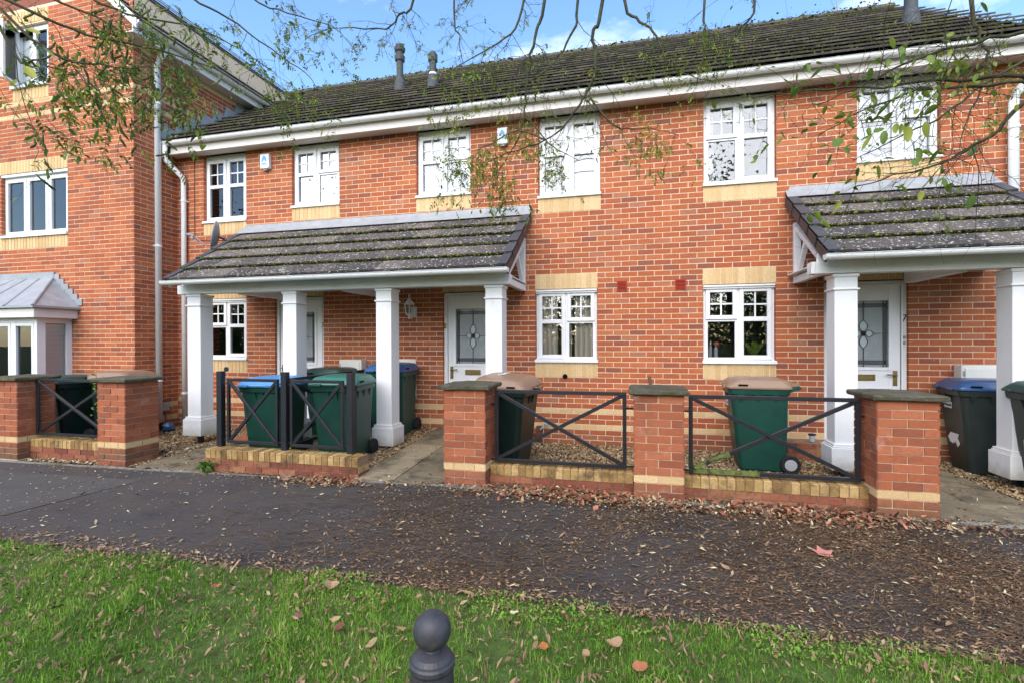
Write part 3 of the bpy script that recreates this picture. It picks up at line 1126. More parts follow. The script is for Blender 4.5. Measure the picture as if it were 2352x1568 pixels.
# ---- eaves: soffit, fascia, gutter, downpipes
EX0, EX1 = -7.99, 4.75
s = MB()
s.box(EX0, EX1, -.215, .006, 4.80, 4.812)
s.build('soffit', M['fascia'], terrace)
s = MB()
s.box(EX0 + .12, EX1, -.245, -.215, 4.765, 4.945)
s.box(EX0 + .12, EX1, -.262, -.2455, 4.768, 4.79)
bevel(s.build('fascia', M['fascia'], terrace), .004, 1)
s = MB()
x = EX0 + .2
while x < EX1:
    s.box(x, x + .055, -.19, -.155, 4.7975, 4.7995)
    x += .085
s.build('soffit_vent', M['void'], terrace, kind='stuff')


def gutter(parent, p, q, out, mat, r=.056, clips=(), name='gutter'):
    """half round gutter from p to q, open upwards"""
    p, q, out = Vector(p), Vector(q), Vector(out)
    d = (q - p).normalized()
    up = Vector((0, 0, 1))
    mb = MB()
    n = 9
    ring = []
    for i in range(n + 1):
        t = math.pi * i / n
        ring.append(out * (r * math.cos(t)) - up * (r * math.sin(t)))
    ring = [out * (r + .008) + up * .006] + ring + [out * (-r) + up * .006]
    inner = [v * .93 + up * .004 for v in reversed(ring)]
    full = ring + inner
    mb.loft([[p + v for v in full], [q + v for v in full]])
    for e in (p, q):
        mb.loft([[e - d * .004 + v * 1.03 for v in ring], [e + d * .004 + v * 1.03 for v in ring]])
    g_ = mb.build(name, mat, parent, smooth=False)
    for c in clips:
        mb = MB()
        o = p + d * c
        rr = [v * 1.09 + up * .003 for v in ring] + [v * 1.0 for v in reversed(ring)]
        mb.loft([[o - d * .02 + v for v in rr], [o + d * .02 + v for v in rr]])
        mb.build('gutter_bracket', mat, g_)
    return g_


gutter(terrace, (EX0 - .0, -.315, 4.955), (EX1, -.315, 4.935), (0, -1, 0), M['gutter'], .056, [.12, 2.4, 4.4, 6.4, 8.4, 10.4, 12.0])


def pipe(parent, pts, r, mat, clips=(), name='downpipe', wall=(0, 1, 0)):
    mb = MB()
    mb.tube(pts, r, 12)
    o = mb.build(name, mat, parent, smooth=True)
    for z, x, y in clips:
        c = MB()
        c.lathe([(r * 1.18, -.016), (r * 1.18, .016)], 12, (x, y, z))
        c.box(x - .055, x + .055, y + r * .9, y + r * .9 + .012, z - .014, z + .014)
        c.build('pipe_clip', mat, o)
    return o


pipe(terrace, [(-7.9, -.32, 4.91), (-7.9, -.32, 4.72), (-7.9, -.30, 4.66), (-7.78, -.09, 4.42), (-7.77, -.075, 4.36), (-7.77, -.075, .02)], .042, M['gutter'],
     [(4.0, -7.77, -.075), (2.4, -7.77, -.075), (.6, -7.77, -.075)])
pipe(terrace, [(4.66, -.30, 4.9), (4.64, -.28, 4.74), (4.36, -.10, 4.40), (4.345, -.08, 4.32), (4.345, -.08, .03)], .05, M['gutter'], [(4.0, 4.345, -.08), (1.6, 4.345, -.08)])
w = MB()
w.tube([(-7.60, -.006, 4.79), (-7.602, -.008, 3.6), (-7.60, -.006, 3.36), (-7.55, -.006, 3.3), (-6.95, -.008, 3.28)], .006, 6)
w.build('cable', M['black'], terrace)

# ---- main roof
RP = math.radians(35)
RC, RS = math.cos(RP), math.sin(RP)
LEX, LEZ, LP = -7.66, 6.60, math.radians(42.5)          # eaves line and pitch of the neighbour's roof


RGX = -10.72                                            # its ridge


def zleft(x):
    return LEZ + math.tan(LP) * (LEX - x)


def keep_main(p):
    if p.x > -8.0:
        return not (p.x < LEX and p.z > zleft(p.x) + .06 and p.y > .3)
    return p.z > zleft(p.x) - .02 if p.y > 1.6 else False


RZ0 = 4.985
mb = MB()
for (y0, y1, s_) in ((-.30, 3.86, 1),):
    z0, z1 = RZ0 - .01, RZ0 - .01 + (y1 - y0) * RS / RC
    mb.add([(-8.0, y0, z0), (4.72, y0, z0), (4.72, y1, z1), (-9.2, y1, z1), (-9.2, 3.4, z0 + (3.4 - y0) * RS / RC), (-8.0, 2.0, z0 + (2.0 - y0) * RS / RC)], [(0, 1, 2, 3, 4, 5)])
    mb.add([(-9.2, y1, z1), (4.72, y1, z1), (4.72, y1 + 4.2, z0), (-9.2, y1 + 4.2, z0)], [(0, 1, 2, 3)])
roof = mb.build('roof', M['tile_high'], terrace)
tile_roof(roof, (0, -.375, RZ0 - .035), (1, 0, 0), (0, RC, RS), 15, -9.2, 4.80, .338, .33, .021, 'tile_high', keep_main, 300, lift=.036)
ry, rz = 3.86, RZ0 + 4.16 * RS / RC
x = -9.1
while x < 4.75:
    c = MB()
    rr = []
    for t in range(7):
        a = math.pi * t / 6
        rr.append((ry + .13 * math.cos(a), rz - .03 + .10 * math.sin(a)))
    c.loft([[(x + .004, y, z) for y, z in rr], [(x + .445, y, z + .006) for y, z in rr]])
    c.build('ridge_tile', M['tile_high'], roof)
    x += .45
ms = MB()
for k in range(1, 15):
    y, z = -.375 + k * .338 * RC, RZ0 - .035 + k * .338 * RS
    moss_line(ms, (-8.0, y - .012, z + .014), (4.7, y - .012, z + .018), 60, .011)
moss_line(ms, (-8.5, ry - .08, rz + .02), (4.6, ry - .08, rz + .02), 170, .017, spread=.035)
moss_line(ms, (2.0, ry - .4, rz - .27), (4.4, ry - .4, rz - .27), 260, .018, spread=.10)
moss_line(ms, (3.0, ry - .95, rz - .65), (4.5, ry - .95, rz - .65), 200, .016, spread=.14)
ms.build('moss', M['moss'], roof, kind='stuff')


# ---- flues on the roof
def flue(x, y, h, style):
    z = RZ0 + (y + .3) * RS / RC - .02
    b = MB()
    b.hexa([(x - .19, y - .2, z - .2 * RS / RC - .005), (x + .19, y - .2, z - .2 * RS / RC - .005), (x + .19, y + .2, z + .2 * RS / RC - .005), (x - .19, y + .2, z + .2 * RS / RC - .005),
            (x - .19, y - .2, z - .2 * RS / RC + .055), (x + .19, y - .2, z - .2 * RS / RC + .055), (x + .19, y + .2, z + .2 * RS / RC + .055), (x - .19, y + .2, z + .2 * RS / RC + .055)])
    b.lathe([(.12, -.05), (.105, .12), (.075, .22)], 16, (x, y, z + .05))
    o = b.build('flue', M['flue'], terrace, smooth=False)
    p = MB()
    if style == 0:
        p.lathe([(.066, .2), (.066, h - .33), (.095, h - .31), (.10, h - .22), (.075, h - .2), (.07, h - .14), (.10, h - .12), (.11, h - .06), (.085, h - .05), (.085, h)], 16, (x, y, z))
    elif style == 1:
        p.lathe([(.066, .16), (.066, h - .2), (.09, h - .18), (.09, h - .06), (.07, h - .03), (.05, h)], 16, (x, y, z))
    else:
        p.lathe([(.085, .2), (.085, h - .12), (.09, h - .11), (.16, h - .07), (.17, h - .03), (.06, h)], 20, (x, y, z))
    p.build('flue_pipe', M['flue'], o, smooth=False)
    if style == 1:
        c = MB()
        c.lathe([(.07, 0), (.07, .07)], 16, (x, y, z + .24))
        c.build('white_collar', M['white'], o)


flue(-4.51, 1.81, .93, 0)
flue(-3.73, 1.63, .71, 1)
flue(3.965, 1.32, .60, 2)
a = MB()
a.tube([(3.9, 3.86, 7.9), (3.9, 3.86, 9.1)], .012, 6)
a.build('aerial_pole', M['grey'], terrace)

# ---- lead flashing stepping up the neighbour's wall
f = MB()
for k in range(9):
    y0 = -.32 + k * .27
    z0 = RZ0 + (y0 + .3) * RS / RC
    y1 = y0 + .29
    z1 = RZ0 + (y1 + .3) * RS / RC
    f.add([(-7.985 + .004 * (k % 2), y0, z0 - .01), (-7.985 + .004 * (k % 2), y1, z1 - .01), (-7.985 + .004 * (k % 2), y1, z1 + .10), (-7.985 + .004 * (k % 2), y0 + .07, z1 + .13), (-7.985 + .004 * (k % 2), y0, z0 + .12)], [(0, 1, 2, 3, 4)])
    f.add([(-7.98, y0, z0 + .052), (-7.80, y0, z0 + .052), (-7.80, y1, z1 + .050), (-7.98, y1, z1 + .050)], [(0, 1, 2, 3)])
f.build('lead_flashing', M['lead'], terrace)


# ---- porch canopies
def canopy(xl, xr, cols, yb=-1.20, tie=(), right_end=True, brk=()):
    pc = link('porch_canopy', None, terrace)
    ye, ze = -1.46, 2.375
    pitch = math.atan2(3.36 - ze, 1.42)
    c_, s_ = math.cos(pitch), math.sin(pitch)
    L = 1.46 / c_
    gauge = .335
    # boarding under the tiles
    b = MB()
    nx, nz = Vector((0, -s_, c_)), 0
    for (d0, d1) in ((-.028, -.042),):
        P = []
        for d in (d1, d0):
            for (x, t) in ((xl + .03, .02), (xr - .03, .02), (xr - .03, L), (xl + .03, L)):
                P.append((x, ye + t * c_ - s_ * d, ze + t * s_ + c_ * d))
        b.hexa(P)
    b.build('roof_boarding', M['paint'], pc)
    tile_roof(pc, (0, ye, ze), (1, 0, 0), (0, c_, s_), 5, xl + .07, xr - .07, gauge, .33, .024, 'tile', None, 300, bond=True, lift=.028)
    for side, xe in ((-1, xl), (1, xr)):
        for k in range(5):
            v = MB()
            y0, z0 = ye + k * gauge * c_, ze + k * gauge * s_
            xo, xi = (xe, xe + .115) if side < 0 else (xe - .115, xe)
            up = .055
            ln = gauge + .03
            P = []
            for (h, lift0, lift1) in ((-.085, 0, 0), (up, .008, -.016)):
                for (x, t, lf) in ((xo, 0, lift0), (xi, 0, lift0), (xi, ln, lift1), (xo, ln, lift1)):
                    P.append((x, y0 + t * c_ - s_ * (h + lf), z0 + t * s_ + c_ * (h + lf)))
            # the cap: a top and an outer face
            xa, xb = (xo, xo + .02) if side < 0 else (xi - .02, xi)
            Q = []
            for h, lf0, lf1 in ((-.085, 0, 0), (up - .001, .006, -.018)):
                for (x, t, lf) in ((xa, 0.001, lf0), (xb, 0.001, lf0), (xb, ln, lf1), (xa, ln, lf1)):
                    Q.append((x, y0 + t * c_ - s_ * (h + lf), z0 + t * s_ + c_ * (h + lf)))
            v.hexa(Q, 0, R.random() * .4)
            T = []
            for h in (up - .022, up):
                for (x, t, lf) in ((xo, 0, .008), (xi, 0, .008), (xi, ln, -.016), (xo, ln, -.016)):
                    T.append((x, y0 + t * c_ - s_ * (h + lf), z0 + t * s_ + c_ * (h + lf)))
            v.hexa(T, 0, .6 + R.random() * .4)
            v.build('verge_tile', M['verge'], pc)
        # white barge strip under the verge
        m = MB()
        xo = xe + .03 if side < 0 else xe - .03
        P = []
        for h in (-.10, -.045):
            for (x, t) in ((xo - .012, .0), (xo + .012, .0), (xo + .012, L - .02), (xo - .012, L - .02)):
                P.append((x, ye + t * c_ - s_ * h, ze + t * s_ + c_ * h))
        m.hexa(P)
        m.build('barge_board', M['paint'], pc)
    m = MB()
    for k in range(1, 5):
        y, z = ye + k * gauge * c_ - .012, ze + k * gauge * s_ + .024
        moss_line(m, (xl + .05, y - .008, z + .004), (xr - .05, y - .008, z + .004), 330, .013, spread=.009)
    moss_line(m, (xl + .08, ye + .05, ze + .07), (xr - .08, ye + .05, ze + .07), 14, .012, spread=.02)
    m.build('moss', M['moss'], pc, kind='stuff')
    f = MB()
    f.add([(xl + .01, -.012, 3.345), (xr - .005, -.012, 3.345), (xr - .005, -.012, 3.505), (xl + .06, -.012, 3.505)], [(0, 1, 2, 3)])
    yy, zz = -.16, ze + (1.46 - .16) * s_ / c_
    f.add([(xl - .0, yy, zz + .062), (xr + .0, yy, zz + .062), (xr - .005, -.012, 3.46), (xl + .01, -.012, 3.46)], [(0, 1, 2, 3)])
    bv = f.build('lead_flashing', M['lead'], pc)
    sd = bv.modifiers.new('solid', 'SOLIDIFY')
    sd.thickness = .006
    gutter(pc, (xl - .02, ye - .015, ze - .005), (xr + .01, ye - .015, ze - .005), (0, -1, 0), M['gutter'], .05,
           [.15, .75, 1.35] if xr - xl < 3 else [.14, .62 + .55, 1.95, 2.8, 3.7, 4.75])
    b = MB()
    b.box(xl - .06, xr - .04, yb, yb + .14, 2.215, 2.345)
    b.box(xl - .0, xr - .05, yb + .02, yb + .04, 2.345, 2.43)
    bevel(b.build('beam', M['paint'], pc), .006, 2)
    s = MB()
    s.box(xl + .03, xr - .08, yb + .14, -.02, 2.34, 2.352)
    s.build('ceiling', M['paint'], pc)
    for x in tie:
        t = MB()
        t.box(x - .05, x + .05, yb + .141, -.03, 2.20, 2.338)
        bevel(t.build('tie_beam', M['paint'], pc), .005, 1)
    for x in brk:
        t = MB()
        t.box(x - .04, x + .04, -.09, -.014, 2.235, 3.02)
        t.box(x - .035, x + .035, yb + .141, -.091, 2.232, 2.32)
        t.bar((x, -.06, 2.95), (x, yb + .2, 2.36), .06, .06)
        t.bar((x, -.10, 2.33), (x, -.42, 2.72), .055, .055)
        bevel(t.build('gallows_bracket', M['paint'], pc), .005, 1)
    for (x0, x1) in cols:
        c = MB()
        ya, yb_ = yb + .02, yb + .25
        g_ = .115
        c.box(x0, x1, ya, yb_, .38, 2.21)
        c.box(x0 - .045, x1 + .045, ya - .045, yb_ + .045, g_, .355)
        c.box(x0 - .03, x1 + .03, ya - .03, yb_ + .03, .3555, .372)
        c.box(x0 - .022, x1 + .022, ya - .022, yb_ + .022, .3725, .395)
        c.box(x0 - .018, x1 + .018, ya - .018, yb_ + .018, 2.035, 2.055)
        c.box(x0 - .014, x1 + .014, ya - .014, yb_ + .014, 2.175, 2.209)
        o = bevel(c.build('column', M['paint'], pc), .006, 2)
        p = MB()
        xm, ym = (x0 + x1) / 2, (ya + yb_) / 2
        p.box(xm - .03, xm + .03, ym - .03, ym + .03, -.02, g_ + .01)
        p.build('post_foot', M['black'], o)
    return pc


canopy(-6.60, -1.47, [(-6.50, -6.26), (-4.83, -4.61), (-3.37, -3.145), (-1.835, -1.615)], tie=(-5.65, -3.92), brk=(-1.60,))
canopy(1.915, 4.20, [(2.085, 2.305), (3.655, 3.88)], tie=(3.30,), brk=(2.05,))

# ================================================================== NEIGHBOUR ON THE LEFT
LX1, LYF = -8.0, -.785
nb = thing('corner_building', 'taller red brick building on the left with lead roofed bay window and buff bands', 'house', (-10.5, LYF, 0))
LF = Frame((0, LYF, 0), 0)
LS = Frame((LX1, 0, 0), math.pi / 2)
LWIN = [(-11.04, -9.455, 3.375, 4.5), (-10.74, -9.88, 6.0, 7.1)]
BAY = (-11.5, -9.38, .6, 2.1)
lh = [(a, b, c, d) for a, b, c, d in LWIN] + [BAY]
ls = [(-11.09, -9.455, 4.5, 4.725), (-11.09, -9.455, 3.15, 3.375), (-10.74, -9.88, 5.775, 6.0), (-10.74, -9.88, 7.125, 7.35)]
mb = MB()
backing(LF, -14.5, LX1 - .012, -.08, 7.4, lh, mb)
lw1 = mb.build('wall', M['mortar'], nb, world=True)
lb = lay(LF, -14.5, LX1, -.075, 7.35, lh, ls, belts=(2, 5, 73, 76), off=.03)
place_bricks(lb, lw1, 300)
mb = MB()
backing(LS, LYF + .004, 8, -.08, 7.3, [], mb)
lw2 = mb.build('side_wall', M['mortar'], nb, world=True)
lb = lay(LS, LYF, 3.2, -.075, 6.375, [], [], belts=(2, 5, 73, 76), off=.0, par=1)
place_bricks(lb, lw2, 250)


def wlink(o, parent):
    o.matrix_basis = full_matrix(parent).inverted()


# middle window: three lights
def plain_light(win, x0, x1, z0, z1, y, w=.055, bars=False):
    s = MB()
    rect_frame(s, x0, x1, z0, z1, w, y - .018, y + .04)
    bevel(s.build('sash', M['upvc'], win), .006, 2)
    p = MB()
    p.box(x0 + w - .004, x1 - w + .004, y + .016, y + .02, z0 + w - .004, z1 - w + .004)
    p.build('pane', M['glass'], win)


a, b, z0, z1 = LWIN[0]
f = MB()
y = LYF + .055
rect_frame(f, a + .004, b - .004, z0 + .012, z1 - .004, .045, y, y + .07, wt=.08)
for xm in (a + .555, a + 1.075):
    f.box(xm - .022, xm + .022, y + .001, y + .069, z0 + .05, z1 - .08)
f.box(a - .01, b + .01, LYF - .04, y + .03, z0 - .012, z0 + .03)
f.box(a, b, LYF + .0, y, z1 - .045, z1 - .004)
w = f.build('window', M['upvc'], nb, world=True)
for (p, q) in ((a + .04, a + .54), (a + .57, a + 1.06), (a + 1.09, b - .04)):
    plain_light(w, p, q, z0 + .05, z1 - .085, y)
room(w, a, b, LYF + .16, 1.6, z0, z1)
curtain(w, a + .03, b - .03, LYF + .128, z0, z1 - .05, M['net_sky_white'], 9, .004)  # white sheet added to imitate bright sky reflected in this window
# upper window, one casement standing open
a, b, z0, z1 = LWIN[1]
f = MB()
rect_frame(f, a + .004, b - .004, z0 + .012, z1 - .004, .045, y, y + .07)
xm = a + .43
f.box(xm - .022, xm + .022, y + .001, y + .069, z0 + .05, z1 - .05)
f.box(a - .01, b + .01, LYF - .05, y + .03, z0 - .012, z0 + .03)
w = f.build('window', M['upvc'], nb, world=True)
plain_light(w, xm + .02, b - .04, z0 + .05, z1 - .05, y)
room(w, a, b, LYF + .16, 1.6, z0, z1)
curtain(w, a + .03, b - .03, LYF + .13, z0, z1 - .05, M['net_sky_white'], 7, .004)  # white curtain whose colour also carries the reflected sky
s = MB()
rect_frame(s, 0, .40, z0 + .05, z1 - .05, .055, -.02, .03)
s.box(.05, .35, .004, .008, z0 + .1, z1 - .1, 1)
o = s.build('open_sash', [M['upvc'], M['glass']], w)
o.matrix_basis = Matrix.Translation((a + .05, y, 0)) @ Matrix.Rotation(math.radians(-118), 4, 'Z') if False else Matrix.Translation((a + .05, y - .01, 0)) @ Matrix.Rotation(math.radians(-62), 4, 'Z')

# ground floor bay window under a lead roof
BX0, BX1, BYF = -11.45, -9.37, -1.30
f = MB()
zb, zt = .62, 1.90
for (x, yy) in ((BX1 - .06, BYF), (BX0, BYF)):
    f.box(x, x + .06, BYF, BYF + .06, zb, zt)
for k in range(1, 4):
    x = BX1 - .03 - k * .52
    f.box(x - .03, x + .03, BYF + .001, BYF + .06, zb + .05, zt - .06)
f.box(BX0 + .06, BX1 - .06, BYF + .002, BYF + .058, zt - .07, zt - .001)
f.box(BX0 + .06, BX1 - .06, BYF + .002, BYF + .058, zb, zb + .05)
f.box(BX1 - .055, BX1 - .002, BYF + .06, LYF - .002, zt - .08, zt - .002)
f.box(BX1 - .055, BX1 - .002, BYF + .06, LYF - .002, zb, zb + .05)
f.box(BX1 - .058, BX1 - .001, LYF - .09, LYF - .002, zb, zt)
f.box(BX1 - .057, BX1 - .001, BYF + .06, BYF + .12, zb, zt)
bay = f.build('bay_window', M['upvc'], nb, world=True)
for k in range(4):
    x1 = BX1 - .06 - k * .52
    plain_light(bay, x1 - .46, x1 - .005, zb + .05, zt - .075, BYF + .012)
p = MB()
p.box(BX1 - .03, BX1 - .026, BYF + .12, LYF - .09, zb + .05, zt - .08)
p.build('pane', M['glass'], bay)
sl_ = MB()
for k in range(26):
    z = zb + .06 + k * .047
    sl_.bar((BX0 + .1, BYF + .12, z), (BX1 - .1, BYF + .12, z), .050, .004, 0, 0, up=(0, .9, -.42))
    sl_.bar((BX1 - .1, BYF + .16, z), (BX1 - .1, LYF - .02, z), .050, .004, 0, 0, up=(.9, 0, .42))
sl_.build('blind', M['slat'], bay)
b = MB()
b.box(BX0, BX1 - .004, BYF + .012, LYF - .002, -.08, zb - .004)
bp_ = b.build('bay_plinth', M['mortar'], bay)
place_bricks(lay(Frame((0, BYF + .012, 0), 0), BX0, BX1 - .004, -.075, .6, par=1) + lay(Frame((BX1 - .004, 0, 0), math.pi / 2), BYF + .012, LYF - .01, -.075, .6), bp_, 60)
r = MB()
r.box(BX0 - .15, BX1 + .14, BYF - .13, LYF - .004, zt + .001, zt + .15)
bevel(r.build('bay_fascia', M['fascia'], bay), .006, 1)
E0 = [(BX0 - .2, BYF - .18, zt + .155), (BX1 + .2, BYF - .18, zt + .155), (BX1 + .2, LYF - .004, zt + .155), (BX0 - .2, LYF - .004, zt + .155)]
T0 = [(BX0 + .42, LYF - .012, 2.62), (BX1 - .42, LYF - .012, 2.62)]
r = MB()
E1 = [(x, y_, z + .035) for x, y_, z in E0]
r.add(E0 + E1 + T0, [(0, 3, 2, 1), (0, 1, 5, 4), (1, 2, 6, 5), (4, 5, 9, 8), (5, 6, 9), (7, 4, 8), (2, 3, 7, 8, 9, 6)])
rf = r.build('bay_roof', M['lead'], bay)
q = MB()
q.tube([E1[1], T0[1]], .022, 8)
for k in range(1, 4):
    t = k / 4
    p0 = Vector(E1[1]).lerp(Vector(E1[0]), t)
    p1 = Vector(T0[1]).lerp(Vector(T0[0]), t)
    q.tube([p0, p1], .02, 8)
q.box(T0[0][0] - .02, T0[1][0] + .04, LYF - .03, LYF - .010, 2.56, 2.72)
for k in range(6):
    t = k / 6
    p0 = Vector(T0[1]).lerp(Vector(E1[2]), t)
    q.box(p0.x - .02, p0.x + .15, LYF - .022 + .001 * (k % 2), LYF - .009, p0.z - .05, p0.z + .06)
q.build('lead_roll', M['lead'], bay)

# side eaves, gutter and roof
s = MB()
s.box(LX1 + .01, LEX - .09, LYF - .2, 2.05, LEZ - .135, LEZ - .12)
s.build('soffit', M['fascia'], nb, world=True)
s = MB()
s.box(LEX - .09, LEX - .065, LYF - .22, 2.08, LEZ - .16, LEZ + .0)
bevel(s.build('fascia', M['paint'], nb, world=True), .004, 1)
gg = gutter(nb, (LEX - .0, LYF - .22, LEZ + .005), (LEX - .0, 2.0, LEZ + .005), (1, 0, 0), M['gutter'], .056, [.3, 1.2, 2.1])
wlink(gg, nb)
s = MB()
for (da, db) in ((0, .022),):
    P = []
    for yy in (LYF - .24, LYF - .215):
        P += [(LEX + .02, yy, LEZ - .12), (RGX, yy, zleft(RGX) - .14), (RGX, yy, zleft(RGX) + .05), (LEX + .02, yy, LEZ + .05)]
    s.hexa(P)
s.build('barge_board', M['paint'], nb, world=True)
LC, LSn = math.cos(LP), math.sin(LP)
NLC = int((LEX - RGX) / LC / .338) + 1
mb = MB()
mb.add([(LEX, LYF - .2, LEZ - .02), (LEX, 2.05, LEZ - .02), (-9.15, 3.9, zleft(-9.15) - .02), (-9.15, 9, zleft(-9.15) - .02), (RGX, 9, zleft(RGX) - .02), (RGX, LYF - .2, zleft(RGX) - .02)], [(0, 1, 2, 3, 4, 5)])
mb.add([(RGX, LYF - .2, zleft(RGX) - .02), (RGX, 9, zleft(RGX) - .02), (2 * RGX - LEX, 9, LEZ), (2 * RGX - LEX, LYF - .2, LEZ)], [(0, 1, 2, 3)])
lroof = mb.build('roof', M['tile_high'], nb, world=True)


def keep_left(p):
    zm = RZ0 + (p.y + .3) * RS / RC
    return p.z > zm - .12 or p.y < 1.9


tile_roof(lroof, (LEX + .07, 0, LEZ - .015), (0, 1, 0), (-LC, 0, LSn), NLC, LYF - .24, 9, .338, .33, .010, 'tile_high', keep_left, 300, lift=.026)
mb = MB()
mb.add([(-14.5, LYF + .07, 7.35), (LX1, LYF + .07, 7.35 - .2), (LX1 - .2, LYF + .07, 7.0), (RGX, LYF + .07, zleft(RGX) - .1), (-14.0, LYF + .07, 6.9)], [(0, 1, 2, 3, 4)])
mb.build('gable_wall', M['brick'], nb, world=True)
pp = pipe(nb, [(LEX - .10, -.41, LEZ - .16), (-7.90, -.41, LEZ - .22), (-7.945, -.41, LEZ - .32), (-7.945, -.41, .12)], .05, M['gutter'])
wlink(pp, nb)
for z in (5.6, 3.15, .85):
    c = MB()
    c.lathe([(.058, -.016), (.058, .016)], 12, (-7.945, -.41, z))
    c.box(-7.995, -7.985, -.47, -.35, z - .014, z + .014)
    c.build('pipe_clip', M['gutter'], pp)

# ================================================================== PIERS, LOW WALLS, RAILINGS
PY0, PY1 = -2.374, -1.934


def pier(x0, label, ncourse, par, zb, group='brick gate piers with stone caps'):
    x1 = x0 + .44
    root = thing('brick_pier', label, 'pier', ((x0 + x1) / 2, (PY0 + PY1) / 2, zb), group=group)
    c = MB()
    c.box(x0 + .004, x1 - .004, PY0 + .004, PY1 - .004, zb - .1, zb + ncourse * .075)
    core = c.build('core', M['mortar'], root, world=True)
    zt = zb + ncourse * .075
    bs = []
    nb_ = 3 if ncourse == 14 else 2
    tone = lambda: R.random()
    for k in range(ncourse):
        z0 = zb + k * .075
        mi = 1 if k == nb_ else (2 if k > nb_ else 2)
        if k == 0:
            mi = 4 if R.random() < .5 else 2
        for side in range(4):
            odd = (k + side + par) % 2
            ed = [0, .2175, .44] if odd else [0, .1075, .3325, .44]
            fr = [Frame((x0, PY0, 0), 0), Frame((x1, PY0, 0), math.pi / 2), Frame((x1, PY1, 0), math.pi), Frame((x0, PY1, 0), -math.pi / 2)][side]
            for i in range(len(ed) - 1):
                la = ed[i] + (0 if i == 0 else .005)
                rb = ed[i + 1] - (0 if i == len(ed) - 2 else .005)
                m_ = mi
                bs.append((fr, la, rb, z0 + .005, z0 + .070, -.03, .004 + R.random() * .004, m_, R.random()))
    place_bricks(bs, core, 150)
    cp = MB()
    xm, ym = (x0 + x1) / 2, (PY0 + PY1) / 2
    rings = []
    for (e, z) in ((.262, 0), (.270, .008), (.272, .034), (.262, .045), (.13, .062)):
        ring = []
        n = 6
        for s_ in range(4):
            cx, cy = [(1, -1), (1, 1), (-1, 1), (-1, -1)][s_]
            nx_, ny_ = [(1, 1), (-1, 1), (-1, -1), (1, -1)][s_]
            for i in range(n):
                t = i / n
                px = cx * e + (nx_ - cx) * e * t
                py = cy * e + (ny_ - cy) * e * t
                ring.append((xm + px + R.gauss(0, .0025), ym + py + R.gauss(0, .0025), zt + .004 + z + R.gauss(0, .0015)))
        rings.append(ring)
    cp.loft(rings)
    o = cp.build('coping_stone', M['coping'], root, world=True)
    return root


PIERS = [(-8.45, 'brick pier at the left edge of the photo, below the white bay window', 14, 0, -.055),
         (-6.60, 'brick pier in front of the white downpipe, with a brown bin lid behind its cap', 14, 1, -.045),
         (-1.915, 'brick pier beside the middle path, with a numbered brown bin lid showing behind it', 13, 0, .035),
         (-.005, 'whitish stained brick pier standing between the two large crossed railings', 13, 1, .025),
         (1.985, 'largest looking brick pier, right of the wide railing and beside the right path', 13, 1, .022)]
for p in PIERS:
    pier(*p)


def low_wall(x0, x1, y0, label, zt, ncourse, ends=False, y1=None, dirty=True):
    y1 = y1 or y0 + .215
    root = thing('low_brick_wall', label, 'wall', ((x0 + x1) / 2, (y0 + y1) / 2, zg((x0 + x1) / 2)), group='low walls capped with buff bricks on edge')
    zs = zt - .1025
    c = MB()
    c.box(x0 + .003, x1 - .003, y0 + .004, y1 - .004, zg(x0) - .12, zt - .006)
    core = c.build('core', M['mortar_dark'], root, world=True)
    n = int(round((x1 - x0) / .075))
    w = (x1 - x0) / n
    dark = [R.random() for _ in range(n)]
    # bricks on edge: each a block across the wall
    for i in range(n):
        t = R.random()
        xa, xb = x0 + i * w + .0045, x0 + (i + 1) * w - .0045
        m = MB()
        dz = R.random() * .004
        a = .007
        m.loft([[(xa, y0 - .004, zs), (xb, y0 - .004, zs), (xb, y1 + .004, zs), (xa, y1 + .004, zs)],
                [(xa, y0 - .006, zt - a + dz), (xb, y0 - .006, zt - a + dz), (xb, y1 + .006, zt - a + dz), (xa, y1 + .006, zt - a + dz)],
                [(xa + a * .6, y0 - .006 + a, zt + dz), (xb - a * .6, y0 - .006 + a, zt + dz), (xb - a * .6, y1 + .006 - a, zt + dz), (xa + a * .6, y1 + .006 - a, zt + dz)]], 0, t)
        mm = M['buff_dirty'] if dirty else M['buff']
        m.build('brick', mm, core, world=True)
    bs = []
    tone = None
    for k in range(ncourse):
        za, zb = zs - (k + 1) * .075, zs - k * .075
        off = (k % 2) * .1125
        for fr, L in ((Frame((x0, y0, 0), 0), x1 - x0), (Frame((x1, y0, 0), math.pi / 2), y1 - y0), (Frame((x0, y1, 0), -math.pi / 2), y1 - y0)):
            x = -off if L > .5 else 0
            st = .225
            while x < L - .01:
                a, b = max(0, x), min(L, x + st)
                x += st
                if b - a > .03:
                    bs.append((fr, a + (.005 if a > 0 else 0), b - (.005 if b < L else 0), za + .005, zb - .005, -.03, .003 + R.random() * .004, 3 if (L < .5 and k == 0) else 4, R.random()))
    place_bricks(bs, core, 80)
    ms = MB()
    moss_line(ms, (x0, y1 - .03, zt), (x1, y1 - .03, zt), 60, .008, spread=.02)
    moss_line(ms, (x0 + .02, y0 + .01, zs - .002), (x1 - .02, y0 + .01, zs - .002), 18, .006, spread=.006)
    ms.build('moss', M['moss'], root, world=True, kind='stuff')
    return root


low_wall(-8.0, -6.61, -2.23, 'low wall capped with buff bricks between the two leftmost piers', .20, 2)
low_wall(-4.935, -2.915, -2.374, 'low wall capped with buff bricks carrying the two small crossed railings and three posts', .245, 2)
low_wall(-1.465, -.015, -2.23, 'low wall capped with buff bricks under the wide railing left of the stained pier', .222, 2)
low_wall(.445, 1.98, -2.23, 'low damp mossy wall capped with buff bricks under the wide railing right of the stained pier', .222, 2)


